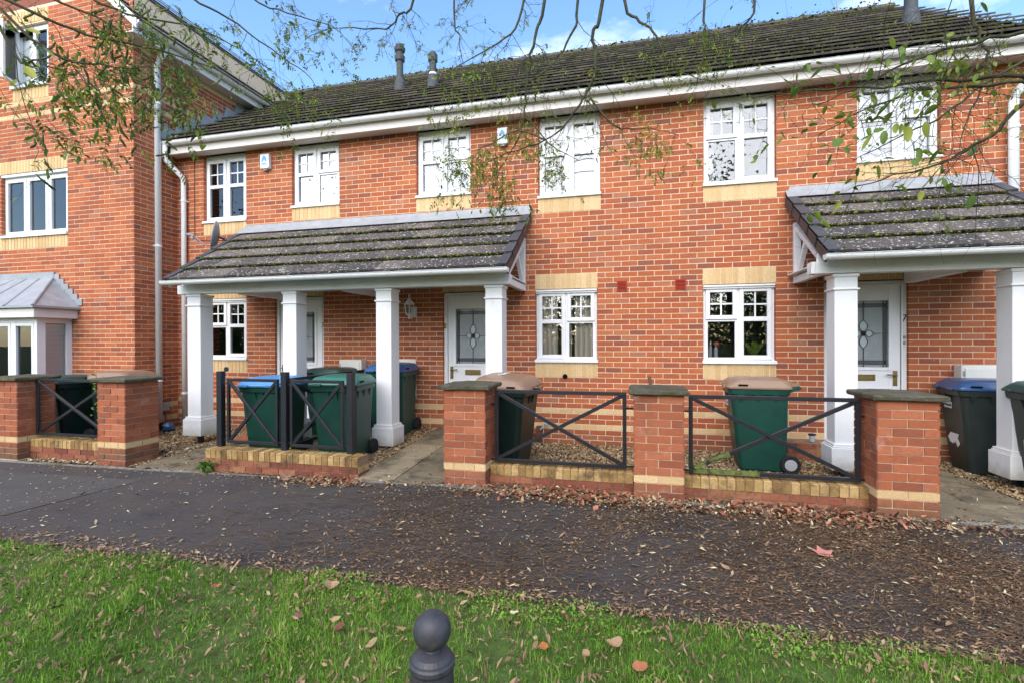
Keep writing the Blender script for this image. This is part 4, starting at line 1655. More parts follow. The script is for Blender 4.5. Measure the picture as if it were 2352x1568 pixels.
def cross_panel(root, x0, x1, y, z0, z1, w=.036, mat='black', lower=None, fixing=None):
    for nm, (p, q) in (('top_rail', ((x0, y, z1 - w / 2), (x1, y, z1 - w / 2))), ('bottom_rail', ((x0, y, z0 + w / 2), (x1, y, z0 + w / 2))),
                       ('side_bar', ((x0 + w / 2, y, z0 + w), (x0 + w / 2, y, z1 - w))), ('side_bar', ((x1 - w / 2, y, z0 + w), (x1 - w / 2, y, z1 - w)))):
        m = MB()
        m.bar(p, q, w, w)
        bevel(m.build(nm, M[lower] if (lower and nm == 'bottom_rail') else M[mat], root, world=True), .003, 1)
    for k, (a, b) in enumerate((((x0 + w, z1 - w), (x1 - w, z0 + w)), ((x0 + w, z0 + w), (x1 - w, z1 - w)))):
        m = MB()
        yy = y - .007 + .0145 * k
        m.bar((a[0], yy, a[1]), (b[0], yy, b[1]), .028, .036)
        bevel(m.build('cross_brace', M[lower] if (lower and k == 1) else M[mat], root, world=True), .003, 1)
    if fixing:
        for x in fixing:
            for zz in (z1 - .16, z0 + .02):
                m = MB()
                m.bar((x, y, zz), (x + (.07 if x > (x0 + x1) / 2 else -.07), y + .02, zz), .012, .016)
                m.build('fixing', M[mat], root, world=True)


RY = -2.16
rl = thing('metal_railing', 'black crossed railing between the two leftmost piers, a dark bin behind it', 'railing', (-7.46, RY, .24), group='black crossed metal railings')
cross_panel(rl, -7.99, -6.65, RY, .245, 1.013, fixing=(-7.99, -6.65))
rl = thing('metal_railing', 'wide black crossed railing between the middle path pier and the stained pier', 'railing', (-.76, RY, .24), group='black crossed metal railings')
cross_panel(rl, -1.43, -.08, RY, .245, 1.0, fixing=(-1.43, -.08))
rl = thing('metal_railing', 'wide black crossed railing with a mossy green bottom rail, left of the largest pier', 'railing', (1.22, RY, .24), group='black crossed metal railings')
cross_panel(rl, .502, 1.943, RY, .245, .99, fixing=(.502, 1.943))
m = MB()
for (p, q) in (((.54, .263), (1.12, .263)), ((.545, .285), (.86, .444)), ((.52, .29), (.52, .40))):
    m.bar((p[0], RY + .004, p[1] + .002), (q[0], RY + .004, q[1] + .002), .046, .0375)
m.build('algae', M['algae'], rl, world=True)
rl = thing('metal_railing', 'black railing of two small crossed panels between three posts on a low wall', 'railing', (-4, -2.2, .245), group='black crossed metal railings')
RY2 = -2.215
for i, x in enumerate((-4.87, -3.962, -3.10)):
    m = MB()
    m.box(x - .036, x + .036, RY2 - .036, RY2 + .036, .24, 1.155)
    o = bevel(m.build('post', M['black'], rl, world=True), .004, 1)
    if i != 1:
        m = MB()
        m.lathe([(.0, -.008), (.03, -.008), (.03, .008), (0, .008)], 14, (x + (.03 if i == 0 else .02), RY2 + .05, 1.175), axis='Y')
        m.build('ring', M['black'], o)
cross_panel(rl, -4.775, -4.055, RY2, .295, 1.07, w=.034)
cross_panel(rl, -3.89, -3.19, RY2, .288, 1.068, w=.034)
for xa, xb in ((-4.834, -4.775), (-4.055, -3.998), (-3.926, -3.89), (-3.19, -3.136)):
    for z in (.33, 1.01):
        m = MB()
        m.bar((xa, RY2, z), (xb, RY2, z), .012, .012)
        m.build('fixing', M['black'], rl, world=True)
rl = thing('metal_railing', 'black railing running back to the house wall between the green bins', 'railing', (-3.96, -1.2, .1), group='black crossed metal railings')
for nm, p, q in (('top_rail', (-3.96, -2.17, 1.06), (-3.96, -.25, 1.07)), ('bottom_rail', (-3.96, -2.17, .27), (-3.96, -.25, .30)), ('cross_brace', (-3.953, -2.14, .31), (-3.953, -.30, 1.03)), ('cross_brace', (-3.967, -2.14, 1.03), (-3.967, -.30, .31))):
    m = MB()
    m.bar(p, q, .034, .034)
    m.build(nm, M['black'], rl, world=True)
m = MB()
m.box(-3.996, -3.924, -.25, -.178, .1, 1.15)
m.build('post', M['black'], rl, world=True)


# ================================================================== WHEELED BINS
def rrect(cx, cy, w, d, r, z, n=4, front=0):
    pts = []
    for (sx, sy, a0) in ((1, -1, -90), (1, 1, 0), (-1, 1, 90), (-1, -1, 180)):
        for i in range(n + 1):
            a = math.radians(a0 + 90 * i / n)
            pts.append((cx + sx * (w / 2 - r) + r * math.cos(a), cy + sy * (d / 2 - r) + r * math.sin(a), z))
    return pts


def make_bin(label, x, y, z, rot, body, lid, tip=0, roll=0, s=1.0, wheel_hub='rubber'):
    root = thing('wheelie_bin', label, 'bin', (x, y, z), (0, 0, math.radians(rot)), 'wheeled rubbish bins in the front gardens')
    b = MB()
    secs = [(0, .43, .46, .02), (.02, .46, .49, .02), (.30, .485, .53, .0), (.60, .515, .57, -.012), (.86, .54, .60, -.025), (.875, .575, .64, -.028), (.93, .585, .655, -.028), (.935, .57, .64, -.028)]
    b.loft([rrect(0, cy, w, d, .055, zz) for zz, w, d, cy in secs], 0, 0)
    for sx in (-1, 1):                                         # ribs under the rim
        for k in range(3):
            yy = -.22 + k * .18
            b.hexa([(sx * .262, yy - .012, .79), (sx * .272, yy - .012, .79), (sx * .272, yy + .012, .79), (sx * .262, yy + .012, .79),
                    (sx * .262, yy - .03, .875), (sx * .288, yy - .03, .875), (sx * .288, yy + .03, .875), (sx * .262, yy + .03, .875)])
    for k in (-1, 1):
        b.hexa([(k * .05 - .006, -.325, .78), (k * .05 + .006, -.325, .78), (k * .05 + .006, -.30, .78), (k * .05 - .006, -.30, .78),
                (k * .05 - .006, -.352, .875), (k * .05 + .006, -.352, .875), (k * .05 + .006, -.30, .875), (k * .05 - .006, -.30, .875)])
    # rear axle housing and handle
    b.box(-.2, .2, .24, .33, .06, .17)
    ob = b.build('body', M[body], root, smooth=False)
    h = MB()
    for sx in (-1, 1):
        h.bar((sx * .22, .28, .92), (sx * .22, .385, .955), .03, .045)
    h.tube([(-.25, .385, .955), (.25, .385, .955)], .017, 8)
    h.build('handle', M[body], root)
    l = MB()
    if tip:
        rz = lambda zz, yy: zz + (yy + .3) * math.tan(math.radians(tip))
    else:
        rz = lambda zz, yy: zz
    rings = []
    for zz, w, d, cy, r in ((.938, .60, .675, -.03, .05), (.955, .605, .69, -.03, .055), (.972, .595, .675, -.026, .06), (1.005, .56, .63, -.02, .08), (1.035, .52, .57, -.012, .09), (1.05, .42, .45, -.005, .1), (1.056, .2, .22, 0, .08)):
        rings.append([(px, py, rz(pz, py) + (px + .3) * math.tan(math.radians(roll))) for px, py, pz in rrect(0, cy, w, d, r, zz)])
    l.loft(rings)
    for sx in (-1, 1):                                         # grips at the front corners and hinge lugs
        l.box(sx * .17 - .05, sx * .17 + .05, -.40, -.355, .942, .965)
        l.box(sx * .16 - .03, sx * .16 + .03, .28, .40, rz(.965, .33), rz(1.0, .33))
    lo = l.build('lid', M[lid], root, smooth=False)
    v = MB()
    for sx in (-1, 1):
        v.box(sx * .302 - .006, sx * .302 + .006, -.25, -.15, .972, .99)
    v.build('grip_slot', M['void'], lo)
    for sx in (-1, 1):
        w = MB()
        w.lathe([(.06, -.025), (.095, -.027), (.102, -.018), (.102, .018), (.095, .027), (.06, .025)], 22, (sx * .262, .285, .102), axis='X')
        wo_ = w.build('wheel', M['rubber'], root, smooth=False)
        w = MB()
        w.lathe([(.0, -.0275), (.062, -.0275), (.064, -.02), (.064, .02), (.062, .0275), (0, .0275)], 18, (sx * .262, .285, .102), axis='X')
        w.lathe([(.0, -.031), (.016, -.031), (.016, .031), (0, .031)], 10, (sx * .262, .285, .102), axis='X')
        w.build('hub', M[wheel_hub], wo_, smooth=False)
    if s != 1:
        root.scale = (s, s, s)
    return root, ob, lo


bins = {}
bins['b'] = make_bin('green bin with a bright blue lid behind the left small crossed railing', -4.53, -1.68, zgard(-4.5, -1.7), 5, 'green_bin', 'lid_blue')
bins['c'] = make_bin('green bin with a pale green lid behind the right small crossed railing', -3.50, -1.72, zgard(-3.5, -1.7), 9, 'green_bin', 'lid_green')
bins['d'] = make_bin('green bin with a dull dark lid standing against the wall right of door number 3', -4.52, -.47, zgard(-4.5, -.5), -84, 'green_bin', 'lid_dgreen')
bins['e'] = make_bin('green bin with a shiny blue lid by the wall lamp, behind a white column', -3.49, -.46, zgard(-3.5, -.4), 4, 'green_bin', 'lid_dblue')
bins['f'] = make_bin('dark bin whose sloping brown lid carries a white number 5', -1.50, -1.45, zgard(-1.5, -1.4) - .015, 80, 'dark_bin', 'lid_brown', tip=3, roll=5)
bins['g'] = make_bin('green bin with a brown lid and grey wheel under the kitchen window', 1.40, -.83, zgard(1.4, -.8) + .01, -92, 'green_bin', 'lid_brown', wheel_hub='hub')
bins['h'] = make_bin('dark bin with a blue lid and torn white sticker right of door number 7', 3.86, -.42, zgard(3.9, -.4), -96, 'grey_bin', 'lid_dblue')
bins['i'] = make_bin('dark bin with a green lid cut off by the right edge of the photo', 3.97, -1.42, zgard(4.0, -1.4), -92, 'grey_bin', 'lid_dgreen', s=1.04)
bins['a'] = make_bin('bin with a pale brown lid just behind the second pier from the left', -7.62, -1.28, zgard(-7.2, -1.3) + .05, 97, 'dark_bin', 'lid_brown')
bins['k'] = make_bin('bin coloured near-black for shade, with a green lid, behind the leftmost crossed railing', -8.38, -1.44, zgard(-8.2, -1.5), -10, 'dark_bin', 'lid_dgreen', s=1.0)

# printing and stickers on the bins (each lies on the face of its own bin)
_, bf, lf = bins['f']
text_part('5', .27, lf, (.06, .05, 1.0585 + .0505), (math.radians(3), math.radians(-5), math.radians(-90)), M['white'], 'number', .0015)
t = MB()
for k in range(7):
    a = -.9 + k * .3
    t.bar((.0 + .05 * math.cos(a * 1.6), -.296 - .0005 * k, .76 + .028 * k), (.0 + .05 * math.cos((a + .3) * 1.6), -.298 - .0005 * k, .788 + .028 * k), .016, .004)
t.build('painted_mark', M['white'], bf)
for key, lx in (('g', -.06), ('h', -.05)):
    _, bb, ll = bins[key]
    text_part('Coventry', .062, bb, (lx, -.327, .775), (math.radians(92.3), 0, 0), M['white'], 'lettering', .0012)
    text_part('City Council', .034, bb, (lx + .02, -.324, .725), (math.radians(92.3), 0, 0), M['white'], 'lettering', .0012)
_, bh, lh_ = bins['h']
out = [(x * 1.25 + .0, (z - .5) * 1.2 + .47) for x, z in [(-.13, .64), (-.06, .70), (.015, .685), (.05, .60), (.075, .54), (.09, .47), (.055, .42), (.085, .37), (.05, .335), (.01, .38), (-.03, .355), (-.085, .365), (-.12, .41), (-.07, .455), (-.09, .52), (-.115, .55)]]
st = MB()
fy = lambda z: -.262 - (z - .3) * .062 - .0085
st.add([(x, fy(z), z) for x, z in out] + [(x, fy(z) + .004, z) for x, z in out], [tuple(range(len(out)))] + [(i, i + len(out), (i + 1) % len(out) + len(out), (i + 1) % len(out)) for i in range(len(out))])
st.build('torn_sticker', M['sticker'], bh)
sc_ = MB()
for k in range(9):
    yy = .03 + k * .022
    zz = .46 + k * .018 + R.gauss(0, .006)
    xs_ = .2445 + (zz - .3) * .05
    sc_.bar((xs_, yy, zz), (xs_ + .001, yy + .022, zz + .01), .003, .014)
sc_.bar((.2655, .06, .70), (.2655, .16, .69), .003, .008)
sc_.build('white_scuff', M['white'], bh)
_, bi, li_ = bins['i']
n_ = MB()
n_.hexa([(-.12, fy(.36) - .003, .36), (.10, fy(.36) - .003, .36), (.10, fy(.36) + .002, .36), (-.12, fy(.36) + .002, .36), (-.12, fy(.70) - .003, .70), (.10, fy(.70) - .003, .70), (.10, fy(.70) + .002, .70), (-.12, fy(.70) + .002, .70)])
n_.build('notice_sticker', M['sticker'], bi)

# ================================================================== FIXTURES ON AND BY THE WALLS
def meter_box(x0, x1, z0, z1, dpt, label, shallow=False):
    o = thing('meter_box', label, 'meter box', ((x0 + x1) / 2, 0, z0), group='gas meter boxes on the wall')
    m = MB()
    m.box(x0, x1, -dpt, -.006, z0, z1)
    bevel(m.build('case', M['meter'], o, world=True), .012, 2)
    m = MB()
    m.box(x0 + .035, x1 - .03, -dpt - .012, -dpt - .0005, z0 + .03, z1 - .035)
    d = bevel(m.build('door', M['meter'], o, world=True), .006, 2)
    m = MB()
    for z in (z1 - .1, z0 + .1):
        m.box(x0 + .016, x0 + .034, -dpt - .008, -dpt - .001, z - .03, z + .03)
    m.lathe([(.012, 0), (.012, -.006)], 8, (x1 - .07, -dpt - .012, (z0 + z1) / 2), axis='Y')
    m.build('hinge', M['grey'], d)


meter_box(-4.60, -4.20, .62, 1.215, .17, 'cream meter box on the wall between door number 3 and the white lamp')
meter_box(-3.72, -3.33, .64, 1.225, .03, 'flat cream meter box behind the shiny blue bin lid, left of the middle door')
meter_box(3.78, 4.27, .62, 1.20, .16, 'white meter box on the wall above the blue lidded bin, right of door number 7')


def alarm(x0, x1, z0, z1, label, dpt=.085):
    o = thing('alarm_box', label, 'alarm box', ((x0 + x1) / 2, 0, z0), group='burglar alarm boxes under the eaves')
    m = MB()
    m.box(x0, x1, -dpt, -.006, z0, z1)
    bevel(m.build('case', M['upvc'], o, world=True), .014, 2)
    xm, zc, s_ = (x0 + x1) / 2, (z0 + z1) / 2 + .01, (x1 - x0) / 2
    m = MB()
    y = -dpt - .003
    m.add([(xm - s_ * .62, y, zc - s_ * .25), (xm - s_ * .28, y, zc - s_ * .25), (xm, y, zc + s_ * .25), (xm + s_ * .28, y, zc - s_ * .25), (xm + s_ * .62, y, zc - s_ * .25), (xm + s_ * .42, y, zc + s_ * .55), (xm, y, zc + s_ * .98), (xm - s_ * .42, y, zc + s_ * .55)],
          [(0, 1, 2, 7), (7, 2, 6), (2, 5, 6), (2, 3, 4, 5)])
    for k in range(2):
        z = zc - s_ * (.55 + .22 * k)
        m.add([(xm - s_ * .6, y, z - .006), (xm + s_ * .6, y, z - .006), (xm + s_ * .6, y, z + .006), (xm - s_ * .6, y, z + .006)], [(0, 1, 2, 3)])
    m.build('emblem', M['blue'], o, world=True)
    m = MB()
    m.box(xm - .03, xm + .03, -dpt + .02, -.02, z0 - .025, z0 - .001)
    m.build('strobe', M['grey'], o, world=True)


alarm(-6.16, -5.985, 4.43, 4.68, 'white alarm box with a blue emblem between the two leftmost upper windows')
alarm(-1.98, -1.82, 4.43, 4.675, 'white alarm box half hidden by twigs between the middle upper windows')

# satellite dish
o = thing('satellite_dish', 'grey satellite dish on an arm above the left end of the long porch canopy', 'satellite dish', (-6.80, -.02, 3.2))
dc, dn = Vector((-6.83, -.36, 3.27)), Vector((-.80, -.58, .16)).normalized()
da = dn.cross(Vector((0, 0, 1))).normalized()
db = da.cross(dn)
m = MB()
rings = []
for (r, h) in ((.25, 0), (.24, -.012), (.18, -.040), (.10, -.058), (.01, -.066)):
    rings.append([dc + dn * h + (da * .92 * math.cos(t * math.pi / 12) + db * 1.04 * math.sin(t * math.pi / 12)) * r for t in range(24)])
m.loft(rings + [[p - dn * .006 for p in r_] for r_ in reversed(rings)], cap=True)
m.build('dish', M['grey'], o, world=True, smooth=True)
m = MB()
lnb = dc + dn * .30 - db * .06
m.tube([dc - dn * .05 - db * .16, dc + dn * .12 - db * .17, lnb], .012, 8)
m.tube([lnb - dn * .02 + db * .0, lnb + dn * .09], .022, 10)
m.box(lnb.x - .022, lnb.x + .022, lnb.y - .022, lnb.y + .022, lnb.z - .055, lnb.z + .005)
m.build('receiver_arm', M['grey'], o, world=True)
m = MB()
m.tube([dc - dn * .06, (-6.72, -.22, 3.23), (-6.72, -.02, 3.23)], .016, 8)
m.box(-6.77, -6.67, -.03, -.006, 3.15, 3.31)
m.build('wall_bracket', M['black'], o, world=True)

# wall lantern
o = thing('wall_lamp', 'white carriage lantern on the brick wall left of the middle door', 'lamp', (-3.33, 0, 1.9))
lx, ly = -3.39, -.13
m = MB()
m.lathe([(.012, .0), (.02, .02), (.012, .04), (.03, .055), (.055, .07), (.062, .078)], 6, (lx, ly, 1.845))
m.lathe([(.085, 0), (.09, .008), (.055, .055), (.03, .085), (.018, .11), (.012, .135), (.016, .145), (.004, .17)], 6, (lx, ly, 2.065))
for k in range(6):
    a = k * math.pi / 3
    m.bar((lx + .058 * math.cos(a), ly + .058 * math.sin(a), 1.92), (lx + .08 * math.cos(a), ly + .08 * math.sin(a), 2.067), .009, .009)
m.build('lantern_frame', M['upvc'], o, world=True)
m = MB()
m.loft([[(lx + .052 * math.cos(k * math.pi / 3), ly + .052 * math.sin(k * math.pi / 3), 1.925) for k in range(6)], [(lx + .074 * math.cos(k * math.pi / 3), ly + .074 * math.sin(k * math.pi / 3), 2.062) for k in range(6)]], cap=False)
m.build('lantern_glass', M['glass'], o, world=True)
m = MB()
m.tube([(lx, ly + .02, 1.88), (lx + .01, -.07, 1.86), (lx + .02, -.03, 1.90), (lx + .02, -.012, 1.95)], .011, 8)
m.lathe([(.05, 0), (.052, -.012), (.02, -.018)], 8, (lx + .02, -.006, 1.95), axis='Y')
m.box(lx - .03, lx + .07, -.012, -.0055, 1.88, 2.04)
m.build('wall_arm', M['upvc'], o, world=True)

# little grey box low on the neighbour's side wall
o = thing('junction_box', 'small pale grey box low on the side wall behind the white downpipe', 'junction box', (-7.96, -.28, .3))
m = MB()
m.box(-7.995, -7.93, -.36, -.22, .31, .46)
bevel(m.build('case', M['grey'], o, world=True), .01, 2)
m = MB()
m.tube([(-7.96, -.29, .31), (-7.93, -.3, .12), (-7.9, -.34, -.02)], .008, 6)
m.build('cable', M['wood'], o, world=True)

# odds and ends lying about
o = thing('plastic_bag', 'crumpled dark blue bag lying by the foot of the left downpipes', 'bag', (-7.70, -.45, .0))
m = MB()
rings = []
for (r, z) in ((.06, 0), (.10, .03), (.09, .09), (.05, .13), (.02, .15)):
    rings.append([(-7.70 + r * math.cos(t * .7) * (1 + R.gauss(0, .15)), -.45 + r * math.sin(t * .7) * (1 + R.gauss(0, .15)), z + R.gauss(0, .01)) for t in range(9)])
m.loft(rings)
m.build('bag_skin', M['lid_dblue'], o, world=True)
o = thing('plant_pot', 'tipped black and orange pot beside the dark blue bag by the downpipe', 'pot', (-7.86, -.5, .0))
m = MB()
m.lathe([(.05, -.09), (.08, .06), (.088, .06), (.088, .085), (.06, .085), (.045, -.07)], 14, (-7.86, -.52, .085), axis='X')
m.build('pot_shell', M['terracotta'], o, world=True)
o = thing('broken_tile', 'broken terracotta tile leaning on rubble behind the left end post', 'tile', (-5.45, -1.2, .05))
m = MB()
m.hexa([(-5.72, -1.22, .04), (-5.40, -1.12, .05), (-5.40, -1.02, .05), (-5.72, -1.1, .04), (-5.70, -1.22, .085), (-5.39, -1.12, .22), (-5.39, -1.09, .22), (-5.70, -1.19, .085)])
bevel(m.build('slab', M['terracotta'], o, world=True), .006, 1)
o = thing('plank', 'dark wooden plank leaning behind the stained pier', 'plank', (.16, -.8, .0))
m = MB()
m.bar((.30, -1.05, .0), (.185, -.62, 1.04), .075, .04, up=(1, 0, 0))
bevel(m.build('board', M['wood'], o, world=True), .004, 1)
o = thing('door_step', 'buff brick doorstep edge at the foot of the wall right of the middle door', 'step', (-1.78, -.2, 0))
m = MB()
m.box(-1.93, -1.50, -.30, -.012, -.03, .222)
stp = m.build('core', M['mortar_dark'], o, world=True)
bs = []
for k in range(3):
    z0 = .0 + k * .075
    for fr, L in ((Frame((-1.93, -.30, 0), 0), .43), (Frame((-1.50, -.30, 0), math.pi / 2), .29)):
        ed = [0, .2175, L] if k % 2 else [0, .1075, L - .1, L]
        for i in range(len(ed) - 1):
            bs.append((fr, ed[i] + .004, ed[i + 1] - .004, z0 + .005, z0 + .07, -.03, .004, 3, R.random()))
place_bricks(bs, stp, 30)
o = thing('door_step', 'low brown brick step edge behind the column left of door number 7', 'step', (2.1, -.2, 0))
m = MB()
m.box(1.86, 2.42, -.34, -.012, -.03, .222)
stp = m.build('core', M['mortar_dark'], o, world=True)
bs = []
for k in range(3):
    z0 = .0 + k * .075
    for fr, L in ((Frame((1.86, -.34, 0), 0), .56), (Frame((1.86, -.012, 0), -math.pi / 2), .328)):
        ed = [0, .2175, .4425, L] if k % 2 else [0, .1075, .3325, L]
        ed = [e for e in ed if e <= L]
        for i in range(len(ed) - 1):
            if ed[i + 1] - ed[i] > .02:
                bs.append((fr, ed[i] + .004, ed[i + 1] - .004, z0 + .005, z0 + .07, -.03, .004, 4, R.random()))
place_bricks(bs, stp, 30)
o = thing('garden_light', 'small solar garden light standing on the step left of door number 7', 'light', (2.16, -.25, .225))
m = MB()
m.lathe([(.045, 0), (.05, .012), (.02, .02)], 14, (2.16, -.24, .315))
m.build('cap', M['black'], o, world=True)
m = MB()
m.lathe([(.028, 0), (.036, .08)], 12, (2.16, -.24, .232))
m.build('lantern', M['clear'], o, world=True)
o = thing('tap_fitting', 'small pale fitting on a dark bracket low on the wall beside the doorstep', 'fitting', (-1.32, -.05, .2))
m = MB()
m.box(-1.40, -1.32, -.10, -.01, .10, .26)
m.build('bracket', M['wood'], o, world=True)
m = MB()
m.tube([(-1.33, -.11, .22), (-1.29, -.13, .26), (-1.27, -.12, .31)], .014, 8)
m.lathe([(.03, 0), (.035, .03), (.02, .06)], 10, (-1.25, -.07, .28))
m.build('fitting_body', M['clear'], o, world=True)

# ---- on the kitchen window sill
def bottle(x, h, r, mat, label, capm, z0=1.26, y=.235, trig=False):
    o = thing('bottle', label, 'bottle', (x, y, z0))
    m = MB()
    m.lathe([(r * .9, 0), (r, .01), (r, h * .62), (r * .45, h * .76), (r * .4, h * .82)], 14, (x, y, z0))
    m.build('flask', M[mat], o, world=True, smooth=False)
    m = MB()
    if trig:
        m.box(x - .012, x + .012, y - .012, y + .012, z0 + h * .82, z0 + h)
        m.bar((x - .035, y, z0 + h * .97), (x + .045, y, z0 + h), .02, .02)
        m.bar((x + .03, y, z0 + h * .97), (x + .012, y, z0 + h * .84), .01, .012)
    else:
        m.lathe([(r * .5, 0), (r * .5, h * .16)], 12, (x, y, z0 + h * .82))
    m.build('cap', M[capm], o, world=True)


bottle(.985, .18, .023, 'yellow', 'yellow bottle with a teal cap on the kitchen sill', 'lid_green')
bottle(1.035, .225, .021, 'clear', 'tall clear bottle with a white cap on the kitchen sill', 'white')
bottle(1.105, .195, .027, 'clear', 'spray bottle with a red trigger on the kitchen sill', 'red', trig=True)
o = thing('sink_rack', 'white wire rack under the bottles in the kitchen window', 'rack', (1.06, .24, 1.21))
m = MB()
for z in (1.215, 1.235, 1.258):
    for y in (.20, .27):
        m.tube([(.96, y, z), (1.19, y, z)], .003, 5)
for k in range(8):
    m.tube([(.96 + k * .033, .20, 1.212), (.96 + k * .033, .20, 1.258), (.96 + k * .033, .27, 1.258)], .0025, 5)
m.build('wires', M['white'], o, world=True)
o = thing('house_plant', 'broad leaved pot plant on the right of the kitchen window', 'plant', (1.60, .25, 1.21))
m = MB()
m.lathe([(.055, 0), (.075, .075), (.08, .075), (.08, .085), (.06, .085)], 16, (1.60, .26, 1.20))
m.build('pot', M['ceramic'], o, world=True)


def blade_leaf(mb, base, tip, w, bend, tone, n=5):
    base, tip = Vector(base), Vector(tip)
    d = tip - base
    side = d.cross(Vector((0, -1, .3))).normalized()
    P = []
    for i in range(n + 1):
        t = i / n
        c = base + d * t + Vector((0, 0, bend * math.sin(math.pi * t)))
        ww = w * math.sin(math.pi * min(.97, t * .9 + .08)) ** .8
        P += [c - side * ww, c + Vector((0, .006, -.004)) * 1.0, c + side * ww]
    F = []
    for i in range(n):
        a = i * 3
        F += [(a, a + 1, a + 4, a + 3), (a + 1, a + 2, a + 5, a + 4)]
    mb.add(P, F, 0, tone)


for k in range(9):
    a = R.random() * 6.28
    ln = .13 + R.random() * .13
    m = MB()
    blade_leaf(m, (1.60, .26, 1.28), (1.60 + math.cos(a) * ln * .8, .26 + math.sin(a) * .05, 1.30 + ln * (.5 + R.random() * .5)), .028, .03, .35 + R.random() * .3)
    m.build('leaf', M['leaf'], o, world=True)

# ================================================================== BOLLARD
o = thing('bollard', 'worn black iron bollard with a ball top in the grass at the bottom edge', 'bollard', (-.665, -5.66, 0))
m = MB()
BX_, BY_ = -.638, -5.66
m.lathe([(r * .95, z * .916) for r, z in ((.095, -.02), (.095, .30), (.078, .33), (.072, .50), (.078, .512), (.078, .526), (.072, .532), (.070, .54), (.060, .553), (.030, .566), (.026, .574))], 28, (BX_, BY_, 0))
m.build('post', M['bollard'], o, world=True, smooth=False)
m = MB()
m.lathe([(.02, .519)] + [(.0612 * math.sin(math.radians(a)), .579 - .0612 * math.cos(math.radians(a))) for a in range(24, 180, 12)] + [(.003, .6402)], 28, (BX_, BY_, 0))
m.build('ball', M['bollard'], o, world=True, smooth=True)

# ================================================================== PLANTS BY THE WALLS
o = thing('rose_bush', 'straggly rose bush with yellowing leaves behind the leftmost railing', 'shrub', (-7.1, -1.95, .0))
st, lf_ = MB(), []
for k in range(6):
    a = R.random() * 6.28
    top = Vector((-7.12 + R.gauss(0, .16), -1.95 + R.gauss(0, .06), .75 + R.random() * .45))
    b0 = Vector((-7.05 + R.gauss(0, .04), -1.93, .0))
    mid = b0.lerp(top, .5) + Vector((R.gauss(0, .06), 0, .05))
    st.tube([b0, mid, top], [.006, .005, .003], 5, 0, .4)
    for j in range(16):
        t = .35 + .65 * R.random()
        p = (mid.lerp(top, (t - .5) * 2) if t > .5 else b0.lerp(mid, t * 2)) + Vector((R.gauss(0, .04), R.gauss(0, .03), R.gauss(0, .03)))
        q = p + Vector((R.gauss(0, 1), R.gauss(0, .5), R.gauss(0, .5) - .1)).normalized() * (.035 + R.random() * .03)
        lf_.append((p, q))
st.build('stem', M['bark'], o, world=True)
for p, q in lf_:
    m = MB()
    blade_leaf(m, p, q, .015, .004, .45 + R.random() * .4, 3)
    m.build('leaf', M['leaf'], o, world=True)
o = thing('weed', 'small leafy weed at the foot of the low wall with three posts', 'plant', (-4.88, -2.42, zg(-4.9)))
for k in range(34):
    a = R.random() * 6.28
    ln = .05 + R.random() * .075
    m = MB()
    b0 = Vector((-4.88 + R.gauss(0, .045), -2.43 + R.gauss(0, .02), zg(-4.9) + R.random() * .09))
    blade_leaf(m, b0, b0 + Vector((math.cos(a) * ln, math.sin(a) * ln * .7, .02 + R.random() * .04)), .016, .012, .1 + R.random() * .4, 3)
    m.build('leaf', M['leaf'], o, world=True)

# ================================================================== GRAVEL, LEAVES, TWIGS, GRASS
OCT_V = np.array([(1, 0, 0), (-1, 0, 0), (0, 1, 0), (0, -1, 0), (0, 0, 1), (0, 0, -1)], dtype=np.float32)
OCT_F = np.array([(0, 2, 4), (2, 1, 4), (1, 3, 4), (3, 0, 4), (2, 0, 5), (1, 2, 5), (3, 1, 5), (0, 3, 5)], dtype=np.int32)


def rot_rand(n, rng):
    a = rng.normal(size=(n, 3))
    a /= np.linalg.norm(a, axis=1, keepdims=True)
    b = rng.normal(size=(n, 3))
    b -= (b * a).sum(1, keepdims=True) * a
    b /= np.linalg.norm(b, axis=1, keepdims=True)
    return np.stack([a, b, np.cross(a, b)], axis=2)


zgv = np.vectorize(zg)
zgardv = np.vectorize(zgard)


def pebbles(name, rects, dens, size):
    C = []
    for (x0, x1, y0, y1) in rects:
        n = int((x1 - x0) * (y1 - y0) * dens)
        x = NR.uniform(x0, x1, n)
        y = NR.uniform(y0, y1, n)
        C.append(np.stack([x, y, zgardv(x, y) + NR.uniform(-.006, .012, n)], 1))
    C = np.concatenate(C)
    n = len(C)
    sc = size * NR.lognormal(0, .35, (n, 1, 1)) * NR.uniform(.6, 1.2, (n, 1, 3))
    Q = rot_rand(n, NR)
    V = np.einsum('nij,nkj->nki', Q, OCT_V[None] * sc)
    V[:, :, 2] *= .6
    V += C[:, None, :]
    F = (OCT_F[None] + (np.arange(n) * 6)[:, None, None]).reshape(-1, 3)
    t = np.repeat(NR.beta(1.6, 1.8, n), 8)
    link(name, fastmesh(name, V.reshape(-1, 3), F, M['pebble'], t), kind='stuff', label='brown and tan gravel mixed with leaf litter in the front gardens')


pebbles('gravel', [(-1.9, 2.42, -2.02, 0), (-3.95, -2.97, -2.1, 0), (-7.98, -5.99, -2.35, -.02), (3.44, 5.5, -2.3, 0), (-9.3, -7.98, -1.95, -.8)], 2300, .013)

# a leaf: a folded rhomb of six corners, four triangles, curled
LEAF_V = np.array([(0, 0, 0), (.35, .24, .05), (.70, .16, .03), (1, 0, 0), (.70, -.16, .03), (.35, -.24, .05), (.5, 0, -.03)], dtype=np.float32)
LEAF_F = np.array([(0, 6, 1), (1, 6, 2), (2, 6, 3), (3, 6, 4), (4, 6, 5), (5, 6, 0)], dtype=np.int32)


